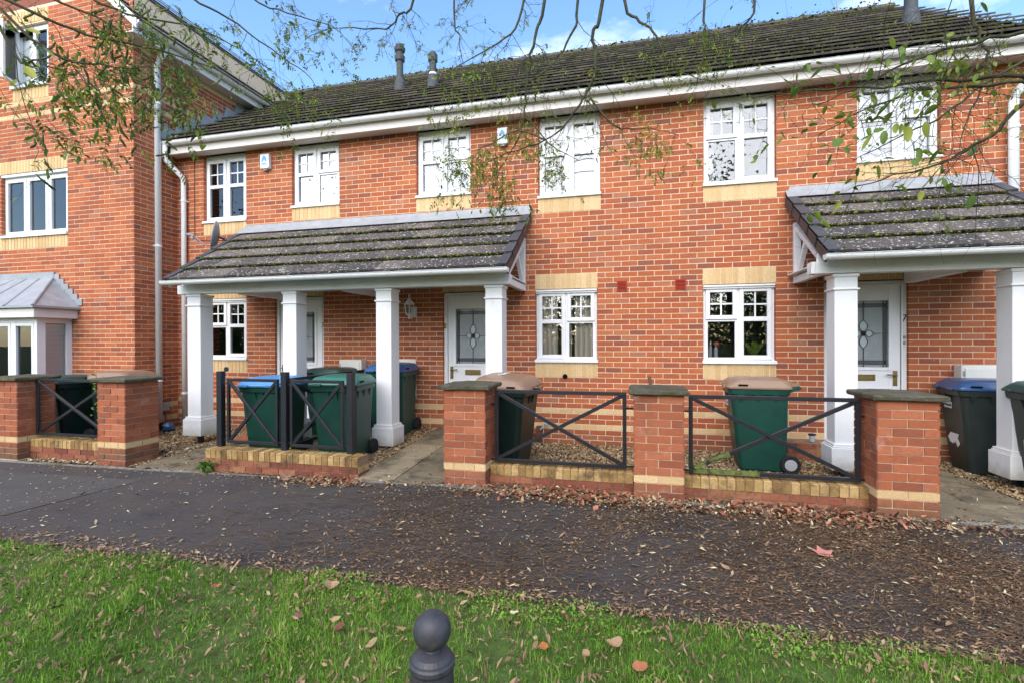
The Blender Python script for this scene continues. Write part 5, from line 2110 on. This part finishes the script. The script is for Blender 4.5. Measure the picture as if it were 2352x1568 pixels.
def leaves(name, P, size, mat, tone, flat=.25, narrow=1.0, label=None, parent=None, align=None, vary=.34):
    n = len(P)
    yaw = NR.uniform(0, 2 * np.pi, n) if align is None else NR.normal(.1, align, n) + np.pi * NR.randint(0, 2, n)
    c, s_ = np.cos(yaw), np.sin(yaw)
    V = np.repeat(LEAF_V[None], n, 0).copy()
    V[:, :, 0] -= .5
    V[:, :, 1] *= (narrow * NR.uniform(.7, 1.2, n))[:, None]
    V[:, :, 2] *= NR.uniform(-2.5, 3.5, n)[:, None]
    bend = NR.normal(0, .25, n)
    V[:, :, 2] += bend[:, None] * V[:, :, 0] ** 2
    V *= (size * NR.lognormal(0, vary, n))[:, None, None]
    tx, ty = NR.normal(0, flat, n), NR.normal(0, flat, n)
    V[:, :, 2] += tx[:, None] * V[:, :, 0] + ty[:, None] * V[:, :, 1]
    X = V[:, :, 0] * c[:, None] - V[:, :, 1] * s_[:, None]
    Y = V[:, :, 0] * s_[:, None] + V[:, :, 1] * c[:, None]
    V[:, :, 0], V[:, :, 1] = X, Y
    V += P[:, None, :]
    F = (LEAF_F[None] + (np.arange(n) * 7)[:, None, None]).reshape(-1, 3)
    return link(name, fastmesh(name, V.reshape(-1, 3), F, mat, np.repeat(tone, 6)), parent, kind='stuff', label=label)


def scatter(n, x0, x1, y0, y1, dens, zf, lift=.008):
    x = NR.uniform(x0, x1, n)
    y = NR.uniform(y0, y1, n)
    k = NR.uniform(0, 1, n) < dens(x, y)
    x, y = x[k], y[k]
    return np.stack([x, y, zf(x, y) + lift + NR.uniform(0, .008, len(x))], 1)


def wobble(x, y, f=1.0, s=0):
    return .5 + .25 * np.sin(x * 2.1 * f + y * 1.3 * f + s) + .25 * np.sin(x * .9 * f - y * 3.1 * f + 2.3 * s + 1) * np.sin(x * 4.7 * f + s)


pz = lambda x, y: zgv(x) + .006


def d_pave(x, y):
    right = np.clip((x + 3.2) / 3.2, .04, 1)
    edge_lawn = np.exp(-((y - LAWN_Y) / .16) ** 2) * 1.0
    edge_wall = np.exp(-((y - KERB_Y) / .17) ** 2) * np.where((x > -4.9), 1.0, .45)
    mid = .42 * right ** 1.5 * wobble(x, y, 1.3, 1.0) ** 1.6
    return np.clip(mid + edge_lawn * .9 + edge_wall * .8 + .015, 0, 1)


tn = lambda n: NR.beta(1.3, 1.6, n)
P = scatter(46000, -7.5, 3.6, LAWN_Y - .03, KERB_Y + .02, d_pave, pz)
leaves('fallen_leaves', P, .022, M['leaf_dead'], tn(len(P)) * .74, .22, .75, 'brown and pale fallen leaves strewn over the pavement', align=.8, vary=.42)
# drift of brown leaf mulch: small dark bits, thick on the right
P = scatter(190000, -4.0, 3.8, LAWN_Y - .02, -2.55, lambda x, y: np.clip((x + 2.6) / 4, 0, 1) * np.clip(wobble(x, y, .8, 2.4) * 1.7 - .42, 0, 1), pz, .002)
leaves('leaf_mulch', P, .015, M['leaf_dead'], NR.beta(1.3, 2.6, len(P)) * .66, .2, .55, 'dark brown leaf mulch and twigs spread over the right half of the pavement', align=.55, vary=.45)
P = scatter(2600, -7.5, 3.6, LAWN_Y, KERB_Y, lambda x, y: .30 + .4 * np.clip((x + 3) / 5, 0, 1), pz, .008)
leaves('pale_leaflets', P, .027, M['leaf_dead'], NR.uniform(.72, .86, len(P)), .12, .55, 'pale narrow leaflets dotted over the pavement')
# red drifts along the foot of the walls
for i, (cx, cy, sx, sy, n, lab) in enumerate(((-.55, -2.50, .42, .10, 420, 'drift of red brown leaves at the foot of the wall left of the stained pier'), (1.45, -2.55, .48, .10, 480, 'drift of orange red leaves at the foot of the damp mossy wall'), (-3.2, -2.56, .22, .06, 150, 'few orange leaves beside the low wall with three posts'))):
    x = NR.normal(cx, sx, n)
    y = NR.normal(cy, sy, n)
    k = (y < KERB_Y - .0) | (np.abs(x - cx) < .7) & (y < -2.26)
    x, y = x[k], np.minimum(y[k], -2.27)
    P = np.stack([x, y, zgv(x) + .012 + np.abs(NR.normal(0, .018, len(x)))], 1)
    leaves('red_leaf_drift', P, .047, M['leaf_red'], NR.uniform(0, 1, len(x)), .45, 1.0, lab)
    P2 = np.stack([NR.normal(cx, sx * 1.5, n * 3), NR.normal(cy - .02, sy * 1.1, n * 3), np.zeros(n * 3)], 1)
    P2 = P2[P2[:, 1] < -2.26]
    P2[:, 2] = zgv(P2[:, 0]) + .01 + np.abs(NR.normal(0, .012, len(P2)))
    leaves('brown_leaf_drift', P2, .034, M['leaf_dead'], NR.uniform(0, .85, len(P2)), .4, .9, lab.replace('drift of red brown', 'brown litter round the red').replace('drift of orange red', 'brown litter round the orange').replace('few orange', 'brown litter round the orange'))
P = np.concatenate([scatter(n, a, b, c, d, lambda x, y: np.ones_like(x), lambda x, y: zgardv(x, y), .012) for n, a, b, c, d in
                    ((2600, -1.9, 2.42, -2.0, 0), (1500, -3.95, -2.97, -2.1, 0), (1900, -7.9, -5.99, -2.33, -.05), (700, 3.44, 4.4, -2.3, 0), (420, -5.9, -5.0, -2.3, 0), (160, -2.95, -1.95, -2.35, 0), (160, 2.45, 3.42, -2.35, 0))])
leaves('garden_leaves', P, .030, M['leaf_dead'], tn(len(P)) * .84, .35, .85, 'dead leaves mixed into the gravel of the front gardens')
P = scatter(21000, -6.6, 3.0, -6.3, LAWN_Y + .02, lambda x, y: .35 + .45 * wobble(x, y, 1.7, .4) + .5 * np.exp(-((y - LAWN_Y) / .2) ** 2), lambda x, y: zgv(x), .028)
leaves('lawn_leaves', P, .023, M['leaf_dead'], tn(len(P)) * .68, .6, .75, 'small dead leaves caught among the grass blades')


def twigs(n, dens, x0, x1, y0, y1):
    x = NR.uniform(x0, x1, n)
    y = NR.uniform(y0, y1, n)
    k = NR.uniform(0, 1, n) < dens(x, y)
    x, y = x[k], y[k]
    n = len(x)
    yaw = NR.normal(0.12, .45, n) + np.where(NR.uniform(0, 1, n) < .18, NR.uniform(-1.5, 1.5, n), 0)
    ln = NR.lognormal(np.log(.13), .45, n)
    cv = NR.normal(0, .5, n)
    w = NR.uniform(.0008, .0023, n)
    S = 4
    V = np.zeros((n, (S + 1) * 2, 3), dtype=np.float32)
    for i in range(S + 1):
        t = i / S - .5
        a = yaw + cv * t
        px = x + ln * t * np.cos(yaw) - cv * ln * .5 * (t * t) * np.sin(yaw)
        py = y + ln * t * np.sin(yaw) + cv * ln * .5 * (t * t) * np.cos(yaw)
        nx, ny = -np.sin(a) * w, np.cos(a) * w
        z = zgv(x) + .012 + NR.uniform(0, .006, n)
        V[:, 2 * i] = np.stack([px + nx, py + ny, z], 1)
        V[:, 2 * i + 1] = np.stack([px - nx, py - ny, z + .001], 1)
    f = np.array([(2 * i, 2 * i + 1, 2 * i + 3, 2 * i + 2) for i in range(S)])
    F = (f[None] + (np.arange(n) * (S + 1) * 2)[:, None, None]).reshape(-1, 4)
    link('fallen_twigs', fastmesh('fallen_twigs', V.reshape(-1, 3), F, M['twig'], np.repeat(NR.beta(1.5, 1.6, n), S)), kind='stuff', label='fine brown twigs lying across the pavement')


twigs(26000, lambda x, y: np.clip((x + 4.2) / 3.6, .02, 1) * (.25 + .75 * wobble(x, y, .9, 2.4)), -5.5, 3.7, LAWN_Y, -2.6)


def grass(n):
    x = NR.uniform(-6.8, 3.3, n)
    y = NR.uniform(-6.1, LAWN_Y + .10, n)
    edge = LAWN_Y + .05 * np.sin(x * 5.3) + .035 * np.sin(x * 13.1 + 1) - .03
    patch = wobble(x, y, 1.9, .7)
    k = (y < edge + NR.normal(0, .025, n)) & (NR.uniform(0, 1, n) < .12 + 1.0 * patch * (.55 + .75 * wobble(x, y, 5.1, 2.0)))
    # blades only where they can be seen
    vx = np.abs((x * math.cos(CAM_A) + (y + 7.134) * math.sin(CAM_A)) / np.maximum(.3, -x * math.sin(CAM_A) + (y + 7.134) * math.cos(CAM_A))) < 1.25
    k &= vx
    x, y, patch = x[k], y[k], patch[k]
    n = len(x)
    tuft = wobble(x, y, 6.3, 3.1) * wobble(x, y, 11.0, .3)
    h = NR.lognormal(np.log(.023), .42, n) * (.55 + .5 * patch + 1.1 * tuft)
    w = NR.uniform(.0011, .0026, n)
    a = NR.uniform(0, 2 * np.pi, n)
    lean = np.abs(NR.normal(.35, .32, n))
    dx, dy = np.cos(a) * lean * h, np.sin(a) * lean * h
    sx, sy = -np.sin(a + NR.normal(0, .8, n)) * w, np.cos(a) * w
    z = zgv(x) - .004
    V = np.zeros((n, 5, 3), dtype=np.float32)
    V[:, 0] = np.stack([x - sx, y - sy, z], 1)
    V[:, 1] = np.stack([x + sx, y + sy, z], 1)
    V[:, 2] = np.stack([x + sx * .8 + dx * .35, y + sy * .8 + dy * .35, z + h * .62], 1)
    V[:, 3] = np.stack([x - sx * .8 + dx * .35, y - sy * .8 + dy * .35, z + h * .62], 1)
    V[:, 4] = np.stack([x + dx, y + dy, z + h * (1 - .35 * lean)], 1)
    f = np.array([(0, 1, 2), (0, 2, 3), (3, 2, 4)])
    F = (f[None] + (np.arange(n) * 5)[:, None, None]).reshape(-1, 3)
    t = np.clip(NR.normal(.46, .2, n) + .45 * (wobble(x, y, 1.1, 5.0) - .5) + .5 * (tuft - .25), 0, .93)
    t[NR.uniform(0, 1, n) < .035] = 1
    link('grass', fastmesh('grass', V.reshape(-1, 3), F, M['grass'], np.repeat(t, 3)), kind='stuff', label='bright green autumn grass of the verge')


grass(380000)
# clover-like tufts spilling on the pavement edge
P = scatter(9000, -2.0, 1.6, LAWN_Y - .22, LAWN_Y + .05, lambda x, y: np.clip(wobble(x, y, 2.2, 4.0) * 1.5 - .55, 0, 1), lambda x, y: zgv(x), .02)
leaves('clover', P, .011, M['grass'], NR.uniform(.4, .95, len(P)), .5, 1.6, 'bright clover tufts along the edge of the verge')

# single large leaves one can pick out
def big_leaf(px, py, size, mat, tone, label, curl=.2, yaw=None, lobes=False):
    tilt = (0, 0) if lobes else (R.gauss(0, .2), R.gauss(0, .2))
    z = (zg(px) + (.045 if py < LAWN_Y else .014))
    o = thing('fallen_leaf', label, 'leaf', (px, py, z), (tilt[0] + (.14 if lobes else 0), tilt[1], R.random() * 6.28 if yaw is None else yaw), 'large single fallen leaves')
    n = 14
    V = [(0, 0, 0)]
    for i in range(n):
        a = 2 * math.pi * i / n
        r = size * (.5 + (.16 * math.cos(5 * a) if lobes else .0)) * (1 if lobes else (.62 + .38 * abs(math.cos(a))))
        x_, y_ = r * math.cos(a), r * math.sin(a)
        V.append((x_, y_, curl * (x_ * x_ + y_ * y_) / size + R.gauss(0, size * .025)))
    mb = MB()
    mb.add(V, [(0, i + 1, (i + 1) % n + 1) for i in range(n)], 0, tone)
    mb.add([(-size * .5, -.002, .004), (-size * .85, -.001, .012), (-size * .85, .002, .012), (-size * .5, .002, .004)], [(0, 1, 2, 3)], 0, tone * .6)
    mb.build('blade', mat, o)


big_leaf(1.25, -3.35, .12, M['leaf_red'], 1.0, 'pink maple leaf lying alone on the dark pavement', .35, .4, True)
big_leaf(-1.73, -4.60, .085, M['leaf_dead'], .55, 'tan curled leaf on the grass above the middle of the verge', 1.2)
big_leaf(-1.45, -4.95, .065, M['leaf_red'], .3, 'dark red leaf on the grass left of the bollard')
big_leaf(-1.22, -5.03, .07, M['leaf_dead'], .58, 'broad tan leaf on the grass just left of the bollard')
big_leaf(-.42, -4.86, .055, M['leaf_dead'], .95, 'small orange leaf on the grass right of the bollard ball')
big_leaf(-.1, -4.78, .085, M['leaf_dead'], .55, 'large brown curled leaf on the grass right of the bollard', 1.4)
big_leaf(.02, -4.90, .07, M['leaf_red'], .8, 'flat orange leaf on the grass near the bottom edge')
big_leaf(-.22, -4.88, .05, M['leaf_dead'], .5, 'small pinkish brown leaf on the grass beside a larger one', 1.0)
big_leaf(-2.4, -4.75, .06, M['leaf_red'], .75, 'terracotta leaf on the grass far left of the bollard', .8)
big_leaf(-.62, -4.62, .05, M['leaf_dead'], .82, 'pale yellow leaf on the grass above the bollard', .6)
big_leaf(1.35, -2.85, .06, M['leaf_dead'], .85, 'yellow leaf on the pavement below the wide railings', .3)

# ================================================================== OVERHANGING TREES
CR = CAM_M.to_3x3()


def at(u, v, dist):
    """the point seen at photo position (u, v) of a 2352 x 1568 view, dist metres along the view axis"""
    f = CAM_F * 2352
    d = CR @ Vector(((u - 1176) / f, -(v - 784) / f, -1))
    return CAM_LOC + d * dist


def smooth(pts, k=4):
    out = []
    for i in range(len(pts) - 1):
        p0, p1, p2, p3 = pts[max(i - 1, 0)], pts[i], pts[i + 1], pts[min(i + 2, len(pts) - 1)]
        for j in range(k):
            t = j / k
            out.append(.5 * ((2 * p1) + (p2 - p0) * t + (2 * p0 - 5 * p1 + 4 * p2 - p3) * t * t + (3 * p1 - p0 - 3 * p2 + p3) * t ** 3))
    out.append(pts[-1])
    return out


def leaf_geo(p, d, size, wid, droop):
    """six-corner leaf: base p, direction d"""
    d = d.normalized()
    s_ = d.cross(Vector((R.gauss(0, .6), R.gauss(0, .6), 1))).normalized()
    n_ = s_.cross(d)
    q = p + d * size
    b = Vector((0, 0, -droop * size))
    return [p, p + d * size * .35 + s_ * wid * size + n_ * .05 * size, p + d * size * .72 + s_ * wid * .72 * size + b * .5, q + b, p + d * size * .72 - s_ * wid * .72 * size + b * .5, p + d * size * .35 - s_ * wid * size + n_ * .05 * size, p + d * size * .5 - n_ * .07 * size + b * .25]


LF_F = [(0, 6, 1), (1, 6, 2), (2, 6, 3), (3, 6, 4), (4, 6, 5), (5, 6, 0)]


class Tree:
    def __init__(s, name, label, trunk, group=None):
        s.root = thing(name, label, 'tree', trunk[0], group=group)
        s.wood = []
        m = MB()
        m.tube(smooth([Vector(p) for p in trunk], 4), [.17 - .10 * i / (4 * (len(trunk) - 1)) for i in range(4 * (len(trunk) - 1) + 1)], 12)
        m.build('trunk', M['bark'], s.root, world=True, smooth=True)
        s.leaves = []
        s.tw = MB()

    def limb(s, pts, r0, r1):
        pts = smooth([Vector(p) for p in pts], 4)
        n = len(pts)
        m = MB()
        pts = [p + Vector((R.gauss(0, 1), R.gauss(0, 1), R.gauss(0, 1))) * r0 * .35 for p in pts]
        rr = [r0 + (r1 - r0) * i / (n - 1) for i in range(n)]
        m.tube(pts, rr, 7, 0, R.random())
        m.build('branch', M['bark'], s.root, world=True, smooth=True)
        return pts, rr

    def twig(s, p, d, ln, r, depth, leaf, lsize, droop=.5, lw=.22, pinnate=False, tone=(.3, .8), pods=0):
        n = 5
        pts = [p]
        d = d.normalized()
        for i in range(n):
            d = (d + Vector((R.gauss(0, .26), R.gauss(0, .26), R.gauss(0, .2) - droop * .22))).normalized()
            pts.append(pts[-1] + d * ln / n)
        s.tw.tube(pts, [r * (1 - .75 * i / n) for i in range(n + 1)], 4, 0, R.random(), cap=False)
        if depth > 0:
            for k in range(2 + (R.random() < .5)):
                i = R.randint(1, n - 1)
                dd = (d + Vector((R.gauss(0, .8), R.gauss(0, .8), R.gauss(0, .7) - droop * .3))).normalized()
                s.twig(pts[i], dd, ln * (.45 + .3 * R.random()), r * .6, depth - 1, leaf, lsize, droop, lw, pinnate, tone, pods)
        for i in range(1, n + 1):
            if R.random() < leaf:
                t = tone[0] + (tone[1] - tone[0]) * R.random()
                if pinnate and R.random() < .6:
                    dd = (Vector((R.gauss(0, 1), R.gauss(0, 1), -.7 - R.random()))).normalized()
                    L_ = lsize * (2.2 + R.random() * 1.5)
                    sd = dd.cross(Vector((R.gauss(0, 1), R.gauss(0, 1), .3))).normalized()
                    s.tw.tube([pts[i], pts[i] + dd * L_], .0009, 3, 0, .6, cap=False)
                    for k in range(4):
                        q = pts[i] + dd * L_ * (.3 + .22 * k)
                        for sg in (-1, 1):
                            if R.random() < .85:
                                s.leaves.append((leaf_geo(q, dd * .55 + sd * sg, lsize * (.7 + .3 * R.random()), lw, .15), t))
                else:
                    dd = Vector((R.gauss(0, .7), R.gauss(0, .7), -.35 + R.gauss(0, .5)))
                    s.leaves.append((leaf_geo(pts[i], dd, lsize * (.6 + R.random() * .8), lw * (.8 + .5 * R.random()), .3), t))
            if R.random() < pods:
                q = [pts[i]]
                dd = Vector((R.gauss(0, .35), R.gauss(0, .35), -1)).normalized()
                L_ = .05 + .05 * R.random()
                for k in range(5):
                    q.append(q[-1] + dd * L_ / 5)
                    dd = (dd + Vector((R.gauss(0, .3), R.gauss(0, .3), .05))).normalized()
                s.tw.tube(q, [.001, .0035, .006, .0045, .006, .002], 5, 1, R.random(), cap=False)

    def along(s, pts, rr, t0, t1, count, ln, leaf, lsize, depth=1, droop=.5, down=.5, **k):
        n = len(pts)
        for _ in range(count):
            t = t0 + (t1 - t0) * R.random()
            i = min(n - 2, int(t * (n - 1)))
            p = pts[i].lerp(pts[i + 1], t * (n - 1) - i)
            a = (pts[i + 1] - pts[i]).normalized()
            d = a * .6 + Vector((R.gauss(0, .7), R.gauss(0, .7), R.gauss(0, .6) - down))
            s.twig(p, d, ln * (.5 + R.random()), max(.0012, rr[i] * .35), depth, leaf, lsize, droop, **k)

    def finish(s, singles=150):
        s.tw.build('twigs', [M['bark'], M['pod']], s.root, world=True, kind='stuff')
        sc = sorted(range(len(s.leaves)), key=lambda i: -quad_area([s.leaves[i][0][j] for j in (0, 1, 3, 5)]))
        base = full_matrix(s.root).inverted()
        for i in sc[:singles]:
            P, t = s.leaves[i]
            m = MB()
            m.add(P, LF_F, 0, t)
            o = m.build('leaf', M['leaf'], s.root, world=True, smooth=True)
            if (P[3] - P[0]).length > .03:
                sb = o.modifiers.new('round', 'SUBSURF')
                sb.levels = sb.render_levels = 2
        V = np.array([[tuple(p) for p in s.leaves[i][0]] for i in sc[singles:]], dtype=np.float32)
        if len(V):
            n = len(V)
            F = (np.array(LF_F)[None] + (np.arange(n) * 7)[:, None, None]).reshape(-1, 3)
            o = link('foliage', fastmesh('foliage', V.reshape(-1, 3), F, M['leaf'], np.repeat([s.leaves[i][1] for i in sc[singles:]], 6)), s.root, kind='stuff')
            o.matrix_basis = base


# --- the tree on the right: willowy green boughs from the right, dark branches hanging from above
TR = Tree('overhanging_tree', 'tree with dark branches and long green boughs hanging in from the right', [(3.1, -9.2, 0), (3.05, -9.15, 1.3), (2.9, -9.0, 2.6), (2.75, -8.8, 3.7), (2.5, -8.5, 4.8), (2.2, -8.0, 5.8)])
HUB1, HUB2, HUB3 = Vector((2.85, -8.9, 3.0)), Vector((2.6, -8.6, 4.3)), Vector((2.35, -8.2, 5.4))
for seg in ([(2600, 30, 2.0), (2352, 72, 2.05), (2206, 107, 2.1), (2072, 151, 2.2), (1990, 190, 2.3), (1880, 240, 2.4)],
            [(2600, 160, 1.75), (2352, 173, 1.9), (2206, 181, 2.0), (2072, 193, 2.1), (1900, 203, 2.3), (1790, 216, 2.45), (1700, 226, 2.6)],
            [(2600, 185, 1.9), (2352, 190, 2.0), (2206, 198, 2.1), (2105, 208, 2.2), (1990, 250, 2.3), (1880, 312, 2.4)],
            [(2600, 100, 1.7), (2352, 235, 1.9), (2290, 302, 1.95), (2233, 336, 2.0), (2150, 380, 2.1), (2050, 405, 2.2), (1960, 432, 2.3)],
            [(2600, 20, 2.3), (2352, 140, 2.4), (2180, 255, 2.5), (2080, 310, 2.6), (1960, 370, 2.8)]):
    pts, rr = TR.limb([HUB1, (HUB1 + at(*seg[0])) * .5 + Vector((.25, .1, .25))] + [at(*q) for q in seg], .0125, .002)
    TR.along(pts, rr, .5, 1, 11, .38, .16, .052, 1, .25, .05, lw=.22, tone=(.25, .75))
    TR.along(pts, rr, .5, 1, 7, .5, .03, .03, 1, .1, -.05, lw=.2, tone=(.3, .8))
for seg in ([(2260, -420, 2.6), (2230, 0, 2.7), (2243, 67, 2.7), (2273, 134, 2.7), (2260, 188, 2.7), (2223, 275, 2.7), (2200, 340, 2.7)],
            [(1640, -420, 3.4), (1618, 0, 3.5), (1618, 74, 3.5), (1612, 140, 3.5), (1600, 190, 3.5)],
            [(1380, -500, 3.1), (1382, 0, 3.2), (1362, 70, 3.2), (1369, 148, 3.2), (1352, 208, 3.2), (1335, 235, 3.2), (1298, 286, 3.2), (1254, 322, 3.25), (1170, 353, 3.3), (1090, 380, 3.3)],
            [(1250, -460, 3.4), (1251, 0, 3.5), (1232, 67, 3.5), (1217, 148, 3.5), (1207, 215, 3.5), (1204, 255, 3.5), (1187, 322, 3.5), (1150, 385, 3.5), (1100, 440, 3.5)],
            [(1400, -300, 3.3), (1436, 0, 3.4), (1469, 47, 3.4), (1506, 84, 3.4), (1530, 141, 3.4), (1568, 168, 3.4), (1640, 190, 3.4)],
            [(1330, -380, 3.7), (1325, 0, 3.8), (1318, 67, 3.8), (1281, 131, 3.8), (1231, 178, 3.8), (1160, 208, 3.8), (1080, 225, 3.8)],
            [(1060, -300, 4.0), (1046, 20, 4.0), (1053, 84, 4.0), (1063, 148, 4.0)],
            [(1000, -260, 3.9), (952, 0, 4.0), (918, 34, 4.0), (885, 67, 4.0), (784, 64, 4.0), (700, 90, 4.1)],
            [(1240, -200, 3.6), (1200, 20, 3.7), (1160, 90, 3.7), (1090, 128, 3.7), (1020, 180, 3.7)],
            [(1700, -300, 3.0), (1740, 0, 3.0), (1700, 60, 3.0), (1660, 120, 3.0)]):
    hub = HUB2 if seg[0][0] > 1500 else HUB3
    a0 = at(*seg[0])
    a0.z = max(a0.z, 3.6)
    pts, rr = TR.limb([hub, (hub + a0) * .5 + Vector((0, 0, .5)), a0] + [at(*q) for q in seg[1:]], .0165, .002)
    TR.along(pts, rr, .42, 1, 15, .34, .12, .021, 2, .3, .25, lw=.26, pinnate=True, tone=(.3, .9))
# side shoots with leaves over the wall between the middle windows
for seg in ([(1352, 222, 3.2), (1406, 286, 3.2), (1449, 296, 3.2), (1496, 296, 3.2), (1560, 310, 3.2)], [(1254, 322, 3.25), (1190, 300, 3.3), (1130, 330, 3.3), (1080, 350, 3.3)], [(1204, 255, 3.5), (1260, 330, 3.5), (1330, 370, 3.5)]):
    pts, rr = TR.limb([at(*q) for q in seg], .007, .0018)
    TR.along(pts, rr, .1, 1, 9, .26, .20, .022, 2, .5, .4, lw=.28, pinnate=True, tone=(.5, .95))
for (u, v, ds, n) in ((1120, 350, 3.3, 9), (1150, 420, 3.4, 8), (1060, 400, 3.3, 5), (1090, 240, 3.6, 6), (1000, 230, 3.8, 5), (1180, 330, 3.3, 5)):
    for _ in range(n):
        TR.twig(at(u + R.gauss(0, 40), v + R.gauss(0, 35), ds), Vector((R.gauss(0, .6), R.gauss(0, .5), -.6)), .2, .0016, 1, .5, .023, .6, lw=.28, pinnate=True, tone=(.3, .95))
# the clusters of large leaves on the right
for (u, v, ds, n, sz) in ((2050, 120, 1.9, 5, .060), (1990, 300, 1.85, 9, .062), (2100, 300, 1.85, 9, .058), (2090, 140, 2.0, 9, .036), (2180, 170, 1.9, 12, .036), (2240, 130, 1.9, 10, .034), (2130, 215, 1.9, 12, .034), (2070, 215, 2.0, 8, .036), (2300, 230, 1.8, 6, .03), (2140, 390, 1.9, 5, .036)):
    for _ in range(n):
        p = at(u + R.gauss(0, 34), v + R.gauss(0, 24), ds + R.gauss(0, .06))
        d = Vector((R.gauss(-.15, .5), R.gauss(0, .4), -.8 + R.gauss(0, .35)))
        TR.leaves.append((leaf_geo(p, d, sz * (.7 + .5 * R.random()), .25 + .08 * R.random(), .1), .25 + .55 * R.random()))
        TR.tw.tube([p, p - d.normalized() * .03 + Vector((0, 0, .02)), p + Vector((R.gauss(.05, .05), R.gauss(0, .04), .06 + .05 * R.random()))], [.001, .001, .0013], 4, 0, .4, cap=False)
TR.finish(220)

# --- the tree on the left: dense green sprays with dangling seed pods
TL = Tree('podded_tree', 'leafy tree with dangling seed pods filling the top left corner', [(-3.6, -9.0, 0), (-3.6, -8.95, 1.4), (-3.55, -8.8, 2.7), (-3.5, -8.5, 3.9), (-3.5, -8.1, 5.0)])
HB = Vector((-3.52, -8.6, 3.5))
segs = [[(-260, -120, 2.2), (60, 20, 2.3), (200, 80, 2.4), (330, 110, 2.5), (470, 150, 2.6), (560, 200, 2.7)],
        [(-260, -40, 2.0), (40, 60, 2.1), (140, 130, 2.15), (230, 150, 2.2), (360, 160, 2.3)],
        [(-160, -260, 2.6), (180, -20, 2.7), (320, 40, 2.8), (440, 60, 2.9), (560, 120, 3.0), (640, 180, 3.1)],
        [(100, -300, 3.0), (420, -20, 3.1), (520, 40, 3.2), (620, 110, 3.3), (700, 170, 3.4), (740, 215, 3.4)],
        [(-200, -200, 2.4), (80, -20, 2.5), (260, 60, 2.6), (380, 180, 2.7), (430, 260, 2.7)],
        [(300, -300, 3.4), (560, -20, 3.5), (660, 30, 3.6), (760, 60, 3.7), (830, 130, 3.7)],
        [(-240, 60, 1.9), (20, 110, 2.0), (90, 140, 2.0), (180, 180, 2.05)]]
for i, seg in enumerate(segs):
    a0 = at(*seg[0])
    a0.z = max(a0.z, 3.3)
    pts, rr = TL.limb([HB, (HB + a0) * .5 + Vector((0, .1, .3)), a0] + [at(*q) for q in seg[1:]], .011, .0016)
    sparse = i in (3, 5)
    TL.along(pts, rr, .5, 1, 6 if sparse else 7, .30, .20 if sparse else .20, .024 if sparse else .027, 2, .6, .35, lw=.27, pinnate=True, tone=(.25, .8), pods=.0 if sparse else .035)
for (u, v, ds, n, pod) in ((300, 60, 2.6, 18, .10), (230, 110, 2.4, 14, .12), (360, 170, 2.6, 12, .08), (440, 110, 2.8, 14, .0), (120, 60, 2.3, 10, .10), (400, 230, 2.7, 9, .10), (300, 215, 2.5, 9, .12), (180, 200, 2.4, 5, .14), (560, 60, 3.2, 8, 0), (640, 120, 3.4, 10, 0), (700, 70, 3.4, 9, 0), (760, 110, 3.5, 9, 0), (520, 170, 3.0, 8, 0), (60, 20, 2.3, 10, .05)):
    for _ in range(int(n * .58)):
        TL.twig(at(u + R.gauss(0, 48), v + R.gauss(0, 34), ds + R.gauss(0, .15)), Vector((R.gauss(.2, .7), R.gauss(0, .5), R.gauss(-.3, .4))), .19, .0016, 1, .27, .025, .6, lw=.27, pinnate=True, tone=(.2, .85), pods=pod)
for (u, v, ds, sz, t) in ((60, 65, 1.5, .07, .85), (95, 105, 1.5, .075, .83), (55, 150, 1.5, .065, .85), (10, 175, 1.45, .05, .8), (330, 55, 2.2, .05, .3), (430, 150, 2.3, .045, .7), (660, 50, 3.2, .055, .3), (735, 75, 3.3, .05, .28), (625, 100, 3.1, .06, .35), (620, 120, 3.1, .055, .3), (750, 60, 3.3, .05, .3), (420, 40, 2.5, .05, .8)):
    p = at(u, v, ds)
    d = CR @ Vector((.9, -.5 + R.gauss(0, .4), R.gauss(0, .3)))
    TL.leaves.append((leaf_geo(p, d, sz, .24, .1), t))
    TL.tw.tube([p, p - d.normalized() * .06 + Vector((0, 0, .05))], .001, 4, 0, .4, cap=False)
TL.finish(200)


# ================================================================== TREES ACROSS THE ROAD (they show in the window panes)
V, F, T = [], [], []
tb = MB()
for i in range(26):
    x0, y0, h = -34 + i * 2.7 + R.gauss(0, .8), -27 + R.gauss(0, 2.5), 7.0 + R.random() ** 1.5 * 11
    tb.tube([(x0, y0, -.3), (x0 + R.gauss(0, .2), y0, h * .45), (x0 + R.gauss(0, .5), y0, h * .95)], [.2, .13, .03], 6)
    for k in range(9):
        a = R.random() * 6.28
        z0 = h * (.25 + .6 * R.random())
        tb.tube([(x0, y0, z0), (x0 + math.cos(a) * 1.1, y0 + math.sin(a) * 1.1, z0 + .9), (x0 + math.cos(a) * 2.0, y0 + math.sin(a) * 2.0, z0 + 1.9)], [.05, .03, .008], 4)
tb.build('distant_trunks', M['bark'], kind='stuff', label='bare trunks and limbs of the trees across the road')
n = 130000
C = np.stack([NR.uniform(-38, 38, n), NR.normal(-27, 2.6, n), NR.beta(1.3, 1.9, n) * 15], 1)
C[:, 2] *= .72 + .28 * np.sin(C[:, 0] * .9) * np.cos(C[:, 0] * .37 + 1)
Q = rot_rand(n, NR)
C[:42000, 2] = NR.beta(1.2, 1.4, 42000) * 4.2
tri = np.array([(-.5, -.3, 0), (.5, -.3, 0), (0, .6, 0)], dtype=np.float32) * .2
V = np.einsum('nij,kj->nki', Q, tri) + C[:, None, :]
link('distant_foliage', fastmesh('distant_foliage', V.reshape(-1, 3), np.arange(n * 3).reshape(-1, 3), M['leaf'], NR.beta(1.3, 3, n) * .6), kind='stuff', label='thin foliage of the trees across the road')
